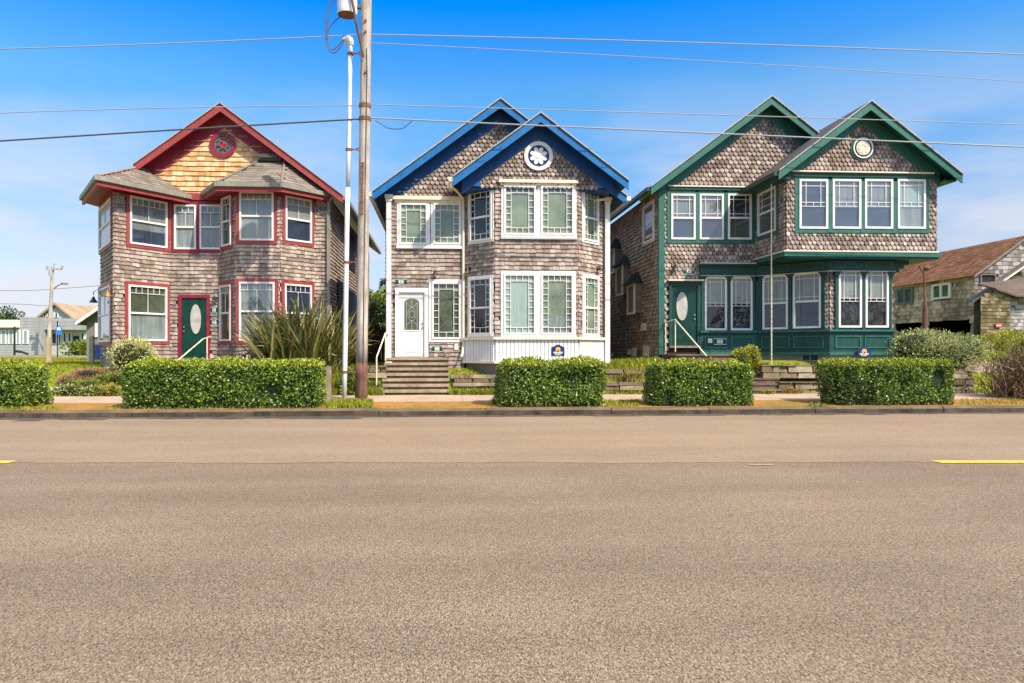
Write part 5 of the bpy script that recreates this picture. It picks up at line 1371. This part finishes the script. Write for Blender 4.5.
w = MB(); f.box(w, fu(40), fu(42), zg, fz_(331), .05, .14); w.build('post', M['rust'], sw)
Y3 = 84.0; f = Facet((X_(38.5, Y3), Y3), (X_(75, Y3), Y3)); fu = f.u; fz_ = lambda py, px=55: f.z(px, py)
gh = thing('house', 'white gabled house with brown roof rising behind the pale flat shop', 'house', (X_(58, Y3), Y3, zg), 'far buildings across the lawn')
mb = MB(); f.slab(mb, [(fu(36), zg), (fu(76), zg), (fu(76), fz_(321)), (fu(56.5), fz_(305.8)), (fu(37), fz_(321))], -20, 0); mb.build('wall', M['siding_white'], gh)
rp = [Vector(f.pt(fu(56.5), fz_(304.8), .5)), Vector(f.pt(fu(77.5), fz_(321.5), .5)), Vector(f.pt(fu(35.5), fz_(321.5), .5))]; dY = Vector((4.5, 24, 0)); dY = Vector((0, 20, 0))
mb = MB(); up = Vector((0, 0, .25))
for a, b in ((0, 1), (0, 2)): mb.hexa([rp[a], rp[b], rp[b] + dY, rp[a] + dY, rp[a] + up, rp[b] + up, rp[b] + dY + up, rp[a] + dY + up])
mb.build('roof', M['roof_far'], gh)
for a, b in ((44, 46.5), (47.8, 50.2), (55.5, 58)):
    w = MB(); f.box(w, fu(a) - .1, fu(b) + .1, fz_(317.2), fz_(312.8), .02, .1); o = w.build('window', M['white'], gh); w = MB(); f.box(w, fu(a) + .05, fu(b) - .05, fz_(316.8), fz_(313.3), .1, .11); w.build('pane', M['room'], o)
# side-on brown roof of the same row
Y4 = 92.0
bh = thing('house', 'house showing a long brown roof slope behind the pale flat shop', 'house', (X_(82, Y4), Y4, zg), 'far buildings across the lawn')
a, b = X_(56, Y4), X_(112, Y4); ze, zr = Z_(80, 322, Y4), Z_(80, 305.5, Y4 + 6)
mb = MB(); mb.box(a + .3, b - .3, Y4 + .5, Y4 + 12, zg - .2, ze); mb.build('wall', M['siding_white'], bh)
mb = MB(); mb.hexa([(a, Y4, ze - .2), (b, Y4, ze - .2), (b - 4, Y4 + 6, zr - .2), (a, Y4 + 6, zr - .2), (a, Y4, ze), (b, Y4, ze), (b - 4, Y4 + 6, zr), (a, Y4 + 6, zr)])
mb.hexa([(a, Y4 + 6, zr - .2), (b - 4, Y4 + 6, zr - .2), (b, Y4 + 12.5, ze - .2), (a, Y4 + 12.5, ze - .2), (a, Y4 + 6, zr), (b - 4, Y4 + 6, zr), (b, Y4 + 12.5, ze), (a, Y4 + 12.5, ze)]); mb.build('roof', M['roof_far'], bh)
# grey shed by the red house
Y5 = 36.0; f = Facet((X_(86.5, Y5), Y5), (X_(128, Y5), Y5)); fz_ = lambda py, px=92: f.z(px, py); zs_ = gz(f.O.x, Y5)
sh = thing('shed', 'dark grey shed with a white-edged gable behind the red-trimmed house', 'shed', (f.O.x + 1.5, Y5, zs_))
uR = f.u(107); mb = MB(); f.slab(mb, [(0, zs_ - .2), (2 * uR, zs_ - .2), (2 * uR, fz_(321.5)), (uR, fz_(307.5, 107)), (0, fz_(321.5))], -7, 0); mb.build('wall', M['siding_dark'], sh)
mb = MB(); e = -f.u(86.5) + f.u(81.2); k = (fz_(307.5, 107) - fz_(321.5)) / uR
for s in (0, 1):
    xx = lambda u: u if s == 0 else 2 * uR - u
    za = fz_(321.5) + k * e
    pts = [f.pt(xx(e), za, .5), f.pt(uR, za + k * (uR - e), .5), f.pt(uR, za + k * (uR - e), -7.3), f.pt(xx(e), za, -7.3)]
    mb.hexa(pts + [p + Vector((0, 0, .13)) for p in pts])
mb.build('roof', M['roof_grey'], sh)
mb = MB()
for s in (0, 1):
    xx = lambda u: u if s == 0 else 2 * uR - u
    p = [(xx(e), za - .03), (uR, za + k * (uR - e) - .03), (uR, za + k * (uR - e) + .14), (xx(e), za + .14)]; f.slab(mb, p if s == 0 else p[::-1], .5, .56)
mb.build('rake_board', M['white'], sh)
mb = MB(); f.box(mb, f.u(95.5), f.u(98.5), fz_(337), fz_(323), .02, .08); mb.build('window', M['white'], sh)
mb = MB(); x = X_(96, 35.2); mb.lathe((x, 35.2, gz(x, 35.2)), [(.0, 0), (.2, 0), (.24, .75), (.26, .78), (.0, .85)], 12); tag(mb.build('waste_bin', M['navy_sign']), 'small dark blue bin standing against the grey shed', 'bin')
# far pole, sign, posts
up_ = thing('utility_pole', 'distant wooden utility pole with crossarm and street light, left of the red-trimmed house', 'utility pole', (X_(49, 60), 60, zg))
zt = Z_(52, 266.5, 60); xb, xt = X_(48, 60), X_(52.8, 60)
mb = MB(); mb.tube([(xb, 60, zg - .2), (xt, 60, zt)], [.17, .11], 10); mb.build('shaft', M['wood'], up_)
mb = MB(); z = Z_(52, 269.3, 60); mb.box(X_(46.8, 60), X_(63.5, 60), 59.8, 59.9, z - .07, z + .08); mb.build('crossarm', M['wood'], up_)
for px in (47.5, 54.5, 62.5):
    mb = MB(); x = X_(px, 59.8); zz = zt + .1 if px == 54.5 else z + .12; mb.lathe((x, 59.8, zz), [(0, 0), (.07, .0), (.09, .1), (.05, .22), (0, .25)], 8); mb.build('insulator', M['siding_grey'], up_)
mb = MB(); mb.tube([P(54, 288.5, 59.8), P(58, 285.5, 59.2), P(64.5, 283, 58.8)], .05, 6); mb.lathe(P(64.5, 283.6, 58.8), [(.02, .1), (.3, .05), (.25, -.08), (0, -.1)], 8); mb.build('street_light', M['siding_grey'], up_)
mb = MB(); mb.lathe((X_(50.5, 59.6), 59.6, Z_(50, 276, 59.6)), [(0, 0), (.13, 0), (.13, .5), (0, .55)], 10); mb.build('transformer', M['siding_grey'], up_)
for lab, pts, yy in (('distant wire running left from the far utility pole', [(-20, 290.5), (20, 290.5), (52, 289.5)], 60), ('distant wire running right from the far utility pole behind the red-trimmed house', [(54, 289), (80, 287), (130, 283)], 60), ('lowest distant wire left of the far utility pole', [(-20, 303), (20, 304), (52, 306)], 60)):
    mb = MB(); mb.tube([P(a, b, yy) for a, b in pts], .035, 5); tag(mb.build('overhead_wire', M['wire']), lab, 'wire', 'distant wires')
sg = thing('street_sign', 'round-cornered blue and white sign on a thin post by the lawn', 'street sign', (X_(57.5, 45), 45, gz(-25, 45)))
mb = MB(); x = X_(57.5, 45); mb.tube([(x, 45, gz(x, 45) - .1), (x, 45, Z_(57, 321, 45))], .035, 8); mb.build('post', M['black'], sg)
c = P(59, 329.5, 44.9); fs = Facet((c.x - .5, c.y), (c.x + .5, c.y)); mb = MB(); oval(fs, mb, .5, c.z, .19, .19, 0, .03, 0, 20); fs.box(mb, .31, .69, c.z - .34, c.z + .0, 0, .028); mb.build('sign_panel', paint('sign_blue', (.03, .16, .5)), sg)
mb = MB(); fs.slab(mb, [(.42, c.z - .08), (.5, c.z - .0), (.58, c.z - .08), (.62, c.z + .08), (.5, c.z + .15), (.38, c.z + .08)], .03, .036); mb.build('emblem', M['white'], sg)
for lab, px, Y, py in (('weathered tan post on the lawn in front of the far utility pole', 48, 30, 338), ('tan post on the lawn beside the grey shed', 91, 27.5, 337)):
    x = X_(px, Y); mb = MB(); mb.box(x - .07, x + .07, Y, Y + .14, gz(x, Y) - .1, Z_(px, py, Y)); mb.box(x - .05, x + .05, Y + .02, Y + .12, Z_(px, py, Y), Z_(px, py, Y) + .04); tag(mb.build('wooden_post', M['straw_wood'] if 'straw_wood' in M else M.setdefault('straw_wood', mat('tan_wood', (.45, .34, .20), .9, noise=(3, .2)))), lab, 'post', 'posts on the lawn')
mb = MB(); x = X_(14.5, 61); mb.tube([(x, 61, zg), (x, 61, zg + 2.4)], .08, 8); mb.tube([(x, 61, zg + .35), (x + .7, 60.8, zg + .28), (x + 1.2, 60.8, zg + .1)], .09, 8); tag(mb.build('hand_pump', M['black']), 'thin black post with a bent foot outside the grey shop', 'post')
def tree(label, c, h, r, n, m, seed, L=.3, grp=None, trunk=.15, name='tree'):
    rr = random.Random(seed); root = thing(name, label, 'tree', c, grp); t = MB(); c = Vector(c)
    t.tube([c - Vector((0, 0, .1)), c + Vector((.1, 0, h * .35)), c + Vector((0, .1, h * .75))], [trunk, trunk * .7, trunk * .3], 8)
    lob = []
    for k in range(12):
        a = rr.uniform(0, 6.28); z = rr.uniform(.32, .9); q = rr.uniform(.2, .7) * (1.15 - z * .6)
        e = c + Vector((r * q * math.cos(a), r * q * math.sin(a), h * z)); lob.append((e, rr.uniform(.3, .5) * r))
        t.tube([c + Vector((0, 0, h * z * .6)), e], [trunk * .35, trunk * .1], 5)
    t.build('trunk', M['twig'], root)
    f = MB()
    for k in range(n):
        e, q = rr.choice(lob); v = rv(rr); p = e + v * q * rr.uniform(.55, 1.08); leaf(f, p, v + rv(rr), v + rv(rr) * .5, L * rr.uniform(.6, 1.3), L * .5, .2)
    f.build('crown', M[m], root); return root
x = X_(10, 72); tree('small dark tree rising behind the awning of the grey shop', (x, 72, zg), Z_(10, 309, 72) - zg, 2.2, 1500, 'dark_leaf', 41, .35)
x = X_(82, 58); bush('round_bush', 'dark round bush beside the doorway of the pale shop', 'bush', (x, 58, zg), (1.5, 1.2, Z_(82, 341, 58) - zg), 1800, 'olive_leaf', .22, .12, seed=42, core=False)
# =================================================================== BACKGROUND, BETWEEN RED AND BLUE
x = X_(376, 41); tree('leafy green tree seen in the gap between the red and blue houses', (x, 41, 1.05), Z_(376, 291, 41) - 1.05, 1.9, 5200, 'olive_leaf', 43, .2)
x = X_(369, 38); tree('darker tree behind the power pole in the gap between houses', (x, 38, 1.05), Z_(369, 300, 38) - 1.05, 1.5, 3500, 'dark_leaf', 44, .2)
x = X_(384.5, 60); cn = thing('conifer', 'thin conifer tip above the roof seen between the houses', 'tree', (x, 60, 1.2)); mb = MB(); zt = Z_(384, 278, 60); mb.tube([(x, 60, 1.1), (x, 60, zt)], [.2, .03], 6); mb.build('trunk', M['twig'], cn)
mb = MB(); rr = random.Random(3)
for k in range(900):
    t = rr.random(); a = rr.uniform(0, 6.28); r = (1 - t) * 1.6 * rr.random() + .05; z = 3 + (zt - 3) * t; p = Vector((x + r * math.cos(a) * .8, 60 + r * math.sin(a), z)); leaf(mb, p, Vector((math.cos(a), math.sin(a), -.3 + rr.uniform(-.3, .5))), Vector((0, 0, 1)), .45, .12)
mb.build('crown', M['dark_leaf'], cn)
Y6 = 52.0; f = Facet((X_(373, Y6), Y6), (X_(405, Y6), Y6)); bh = thing('house', 'small house with a green-edged gable glimpsed between the red and blue houses', 'house', (X_(389, Y6), Y6, 1.1))
fz_ = lambda py, px=389: f.z(px, py); uR = f.L / 2
mb = MB(); f.slab(mb, [(0, .9), (f.L, .9), (f.L, fz_(301)), (uR, fz_(288)), (0, fz_(301))], -9, 0); mb.build('wall', M['siding_dark'], bh)
mb = MB()
for s in (0, 1):
    xx = lambda u: u if s == 0 else f.L - u
    pts = [f.pt(xx(-.3), fz_(301.5), .4), f.pt(uR, fz_(286.8), .4), f.pt(uR, fz_(286.8), -9.3), f.pt(xx(-.3), fz_(301.5), -9.3)]
    mb.hexa(pts + [p + Vector((0, 0, .3)) for p in pts])
mb.build('roof', M['moss'] if 'moss' in M else M.setdefault('moss', mat('mossy_roof', (.17, .21, .13), .9, noise=(.6, .2))), bh)
fn = thing('fence', 'dark brown board fence across the gap between the red and blue houses', 'fence', (X_(376, 33), 33, 1.0)); a, b = -3.7, -1.8
mb = MB(); q = a
while q < b: mb.box(q, q + .14, 33, 33.03, .95, 2.55 + random.uniform(-.02, .02)); q += .15
mb.build('boards', mat('fence_brown', (.075, .04, .028), .9, noise=(3, .3), island=.25), fn)
for q in (a, (a + b) / 2, b): 
    mb = MB(); mb.box(q - .05, q + .05, 33.03, 33.13, .9, 2.6); mb.build('post', M['timber_dark'], fn)
bush('fern_bush', 'low green bush at the foot of the power pole behind the conduit', 'bush', gp(352, 20.9), (.6, .4, .75), 2400, 'olive_leaf', .1, .04, .5, seed=45)
# =================================================================== BACKGROUND, RIGHT: the old barn
YB = 43.0; xb = X_(974, YB); zb = 1.75
barn = thing('barn', 'old mossy shingled barn with long brown roof and dark open bays', 'barn', (xb + 3, YB + 5, zb))
fw_, fl = Facet((xb, YB), (xb + 6.6, YB)), Facet((xb, 66), (xb, YB))
zE = Z_(974, 274.6, YB); zR = zE + 2.35
xr = xb + 3.3
for px0, px1, py0, py1 in ((932.5, 952, 283.5, 299), (897.5, 914, 288, 304)):
    a, b = fl.u(px0), fl.u(px1); z0_, z1_ = fl.z((px0 + px1) / 2, py1), fl.z((px0 + px1) / 2, py0)
    w = MB()
    for p in ((a, a + .22, z0_, z1_), (b - .22, b, z0_, z1_), (a + .22, b - .22, z0_, z0_ + .14), (a + .22, b - .22, z1_ - .14, z1_), ((a + b) / 2 - .1, (a + b) / 2 + .1, z0_ + .14, z1_ - .14)): fl.box(w, *p, 0, .12)
    o = w.build('window', M['cream'] if px0 > 920 else M['roof_grey'], barn); w = MB(); fl.box(w, a + .2, b - .2, z0_ + .12, z1_ - .12, 0, .03); w.build('pane', M['room_green'], o)
    fl.holes.append((a, b, z0_, z1_))
op = []
for px0, px1, py in ((896, 921.5, 321), (928, 971.5, 319.5)):
    a, b, zt = fl.u(px0), fl.u(px1), fl.z((px0 + px1) / 2, py); fl.holes.append((a, b, 0, zt)); op.append((a, b, zt))
wb = MB(); shingles(wb, fl, [(0, zb - .6), (fl.L, zb - .6), (fl.L, zE), (0, zE)], .28, (.2, .5), lift=.03, jit=.03, back=False)
zt = max(o[2] for o in op)
fl.box(wb, 0, fl.L, zt, zE, -.12, 0, 1)
edges = [0] + [v for o in sorted(op) for v in (o[0], o[1])] + [fl.L]
for k in range(0, len(edges), 2): fl.box(wb, edges[k], edges[k + 1], zb - .6, zt, -.12, 0, 1)
wb.build('wall', [M['shingle_barn'], M['backing']], barn)
wb = MB(); fw_.holes.append((fw_.u(979.5), fw_.u(995), fw_.z(987, 283.5), fw_.z(987, 274)))
shingles(wb, fw_, [(0, zb - .6), (6.6, zb - .6), (6.6, zE), (3.3, zR), (0, zE)], .26, (.22, .55), lift=.03, jit=.03)
wb.build('gable_wall', [M['shingle_grey'], M['backing']], barn)
w = MB(); a, b, c, d = fw_.holes[0]; fw_.box(w, a, b, c, c + .08, 0, .1); fw_.box(w, a, b, d - .08, d, 0, .1); fw_.box(w, a, a + .08, c + .08, d - .08, 0, .1); fw_.box(w, b - .08, b, c + .08, d - .08, 0, .1); o = w.build('gable_hatch', M['shingle_plain'], barn); w = MB(); fw_.box(w, a + .08, b - .08, c + .08, d - .08, -.04, .02); w.build('opening', M['room'], o)
wb = MB(); wb.box(xb + .12, xb + 6.6, YB + .3, 65.8, zb - .6, zb - .5); wb.box(xb + 5.5, xb + 6.6, YB + .06, 66, zb - .5, zE); wb.box(xb + .1, xb + 6.5, 65.9, 66, zb - .5, zE); wb.build('interior', M['room'], barn)
mb = MB()
roof_plane(mb, [Vector((xb - .25, 66.4, zE - .05)), Vector((xb - .25, YB - .3, zE - .05)), Vector((xr, YB - .3, zR + .15)), Vector((xr, 66.4, zR + .15))], row=.32)
mb.hexa([(xr, YB - .3, zR + .02), (xb + 6.9, YB - .3, zE - .2), (xb + 6.9, 66.4, zE - .2), (xr, 66.4, zR + .02), (xr, YB - .3, zR + .15), (xb + 6.9, YB - .3, zE - .05), (xb + 6.9, 66.4, zE - .05), (xr, 66.4, zR + .15)], 0)
mb.build('roof', [M['roof_brown'], M['backing']], barn)
mb = MB(); fw_.slab(mb, [(-.25, zE - .25), (3.3, zR - .05), (3.3, zR + .12), (-.25, zE - .08)], .3, .36); mb.build('rake_board', M['shingle_plain'], barn)
# annex in front of the barn's gable
YA = 42.5; xa = X_(973.5, YA); f = Facet((xa, YA), (xa + 8, YA)); za = gz(xa + 1, YA)
an = thing('barn_annex', 'mossy lean-to annex with pale rake board in front of the barn gable', 'annex', (xa + 2, YA, za))
fz_ = lambda px, py: f.z(px, py)
wb = MB(); shingles(wb, f, [(.1, za - .3), (4, za - .3), (4, fz_(1024, 266)), (.1, fz_(975, 301))], .24, (.2, .5), lift=.03, jit=.03); wb.build('wall', [M['shingle_moss'], M['backing']], an)
mb = MB(); p = [f.pt(-.1, fz_(973, 302), .15), f.pt(4.2, fz_(1036, 257), .15), f.pt(4.2, fz_(1036, 257), -.42), f.pt(-.1, fz_(973, 302), -.42)]
mb.hexa(p + [q + Vector((0, 0, .12)) for q in p]); mb.build('roof', M['roof_grey'], an)
mb = MB(); f.slab(mb, [(-.15, fz_(973, 302.8)), (4.2, fz_(1036, 258)), (4.2, fz_(1036, 256.2)), (-.15, fz_(973, 301))], .15, .22); mb.build('rake_board', M['cream'], an)
Y7 = 40.6; f = Facet((X_(980.5, Y7), Y7), (X_(1010, Y7), Y7)); zz = gz(f.O.x, Y7)
lt = thing('shed', 'small mossy shed with a peaked front and red sign by the barn', 'shed', (f.O.x + 1, Y7, zz)); fz_ = lambda px, py: f.z(px, py)
wb = MB(); shingles(wb, f, [(0, zz - .3), (f.L, zz - .3), (f.L, fz_(1009, 295.5)), (f.u(995), fz_(995, 288)), (0, fz_(981, 299))], .22, (.2, .45), lift=.03, jit=.03); wb.build('wall', [M['shingle_moss'], M['backing']], lt)
fr_ = Facet((f.O.x + f.L, Y7 + .5), (f.O.x + f.L + 4, Y7 + .5)); wb = MB(); shingles(wb, fr_, [(0, zz - .3), (4, zz - .3), (4, fz_(1009, 296)), (0, fz_(1009, 296))], .22, (.2, .35), lift=.03); wb.build('side_wall', [M['shingle_grey'], M['backing']], lt)
mb = MB(); q = f.O.x + f.u(993); p = [Vector((q, Y7 - .25, fz_(996, 288.5))), Vector((f.O.x + f.L + .2, Y7 - .25, fz_(1010, 295.5))), Vector((f.O.x + f.L + 4.2, Y7 + .2, fz_(1010, 295.5))), Vector((f.O.x + f.L + 4.2, Y7 + 1.75, fz_(1000, 270))), Vector((q + .4, Y7 + 1.75, fz_(1000, 281)))]
mb.mesh(p + [v + Vector((0, 0, -.1)) for v in p], [(0, 1, 2, 3, 4), (9, 8, 7, 6, 5)] + [(k, k + 5, (k + 1) % 5 + 5, (k + 1) % 5) for k in range(5)]); mb.build('roof', M['roof_drab'] if 'roof_drab' in M else M.setdefault('roof_drab', mat('drab_brown_roof', (.115, .085, .065), .95, noise=(1.5, .25), fine=(40, .2))), lt)
mb = MB(); f.box(mb, f.u(994.5), f.u(1000), fz_(997, 327.5), fz_(997, 323.5), .05, .09); o = mb.build('sign', mat('red_sign', (.5, .03, .03), .5), lt)
mb = MB()
for k in range(4): f.box(mb, f.u(995.3 + k * 1.15), f.u(996.0 + k * 1.15), fz_(997, 326.3), fz_(997, 324.7), .09, .095)
mb.build('lettering', M['white'], o)
x = X_(924.5, 33); mb = MB(); z = gz(x, 33)
mb.tube([(x, 33, z), (x + .03, 33, z + 2.0)], [.13, .11], 8); mb.tube([(x + .03, 33, z + 1.9), (x - .02, 33, Z_(924, 268, 33))], [.055, .035], 8); zt = Z_(924, 268, 33)
mb.tube([(x - .02, 33, zt - .25), (x - .2, 33, zt - .05), (x - .28, 33, zt + .1)], .04, 6); mb.tube([(x, 33, zt - .2), (x + .22, 33, zt), (x + .2, 33, zt + .12)], .05, 6); mb.lathe((x + .1, 33, zt), [(0, -.1), (.16, -.02), (.1, .1), (0, .13)], 8)
tag(mb.build('old_post', M['wood_base']), 'old stub-armed post standing in front of the barn wall', 'post')
bush('low_bush', 'bright green low bush at the foot of the mossy shed', 'bush', gp(1008, 32), (2.0, 1.0, .9), 2500, 'yellow_leaf', .14, .06, seed=46, core=False)
# kerb litter and loose leaves
weeds('fallen_leaves', [(0, 1024, 16.75, 17.02, 90, .02)], 'straw', 34)

# the belt of trees across the road behind the camera, seen only as the dark lower part of the window reflections
mb = MB(); rr = random.Random(77)
for k in range(46):
    x = -75 + k * 3.6 + rr.uniform(-1, 1); y = -34 + rr.uniform(-5, 5); h = rr.uniform(4.5, 8.5); r = rr.uniform(1.6, 3.0)
    mb.tube([(x, y, -.1), (x, y, h * .6)], [.2, .08], 5)
    for _ in range(650):
        v = rv(rr); p = Vector((x, y, h * .58)) + Vector((v.x * r, v.y * r, v.z * h * .42)) * rr.uniform(.6, 1.05); leaf(mb, p, v + rv(rr), v, rr.uniform(.3, .6), .3, .2)
struct(mb.build('far_trees', M['dark_leaf']), 'stuff')
# low far woods behind the houses, hidden from here by the buildings
mb = MB(); rr = random.Random(78)
for k in range(120):
    x = -170 + k * 3.0 + rr.uniform(-1, 1); y = 150 + rr.uniform(-8, 8); h = rr.uniform(2.6, 4.6); r = rr.uniform(1.8, 3.2)
    for _ in range(60):
        v = rv(rr); p = Vector((x, y, 1.1 + h * .5)) + Vector((v.x * r, v.y * r, v.z * h * .5)) * rr.uniform(.6, 1.05); leaf(mb, p, v + rv(rr), v, rr.uniform(.8, 1.4), .9, .2)
struct(mb.build('far_trees', M['dark_leaf']), 'stuff')
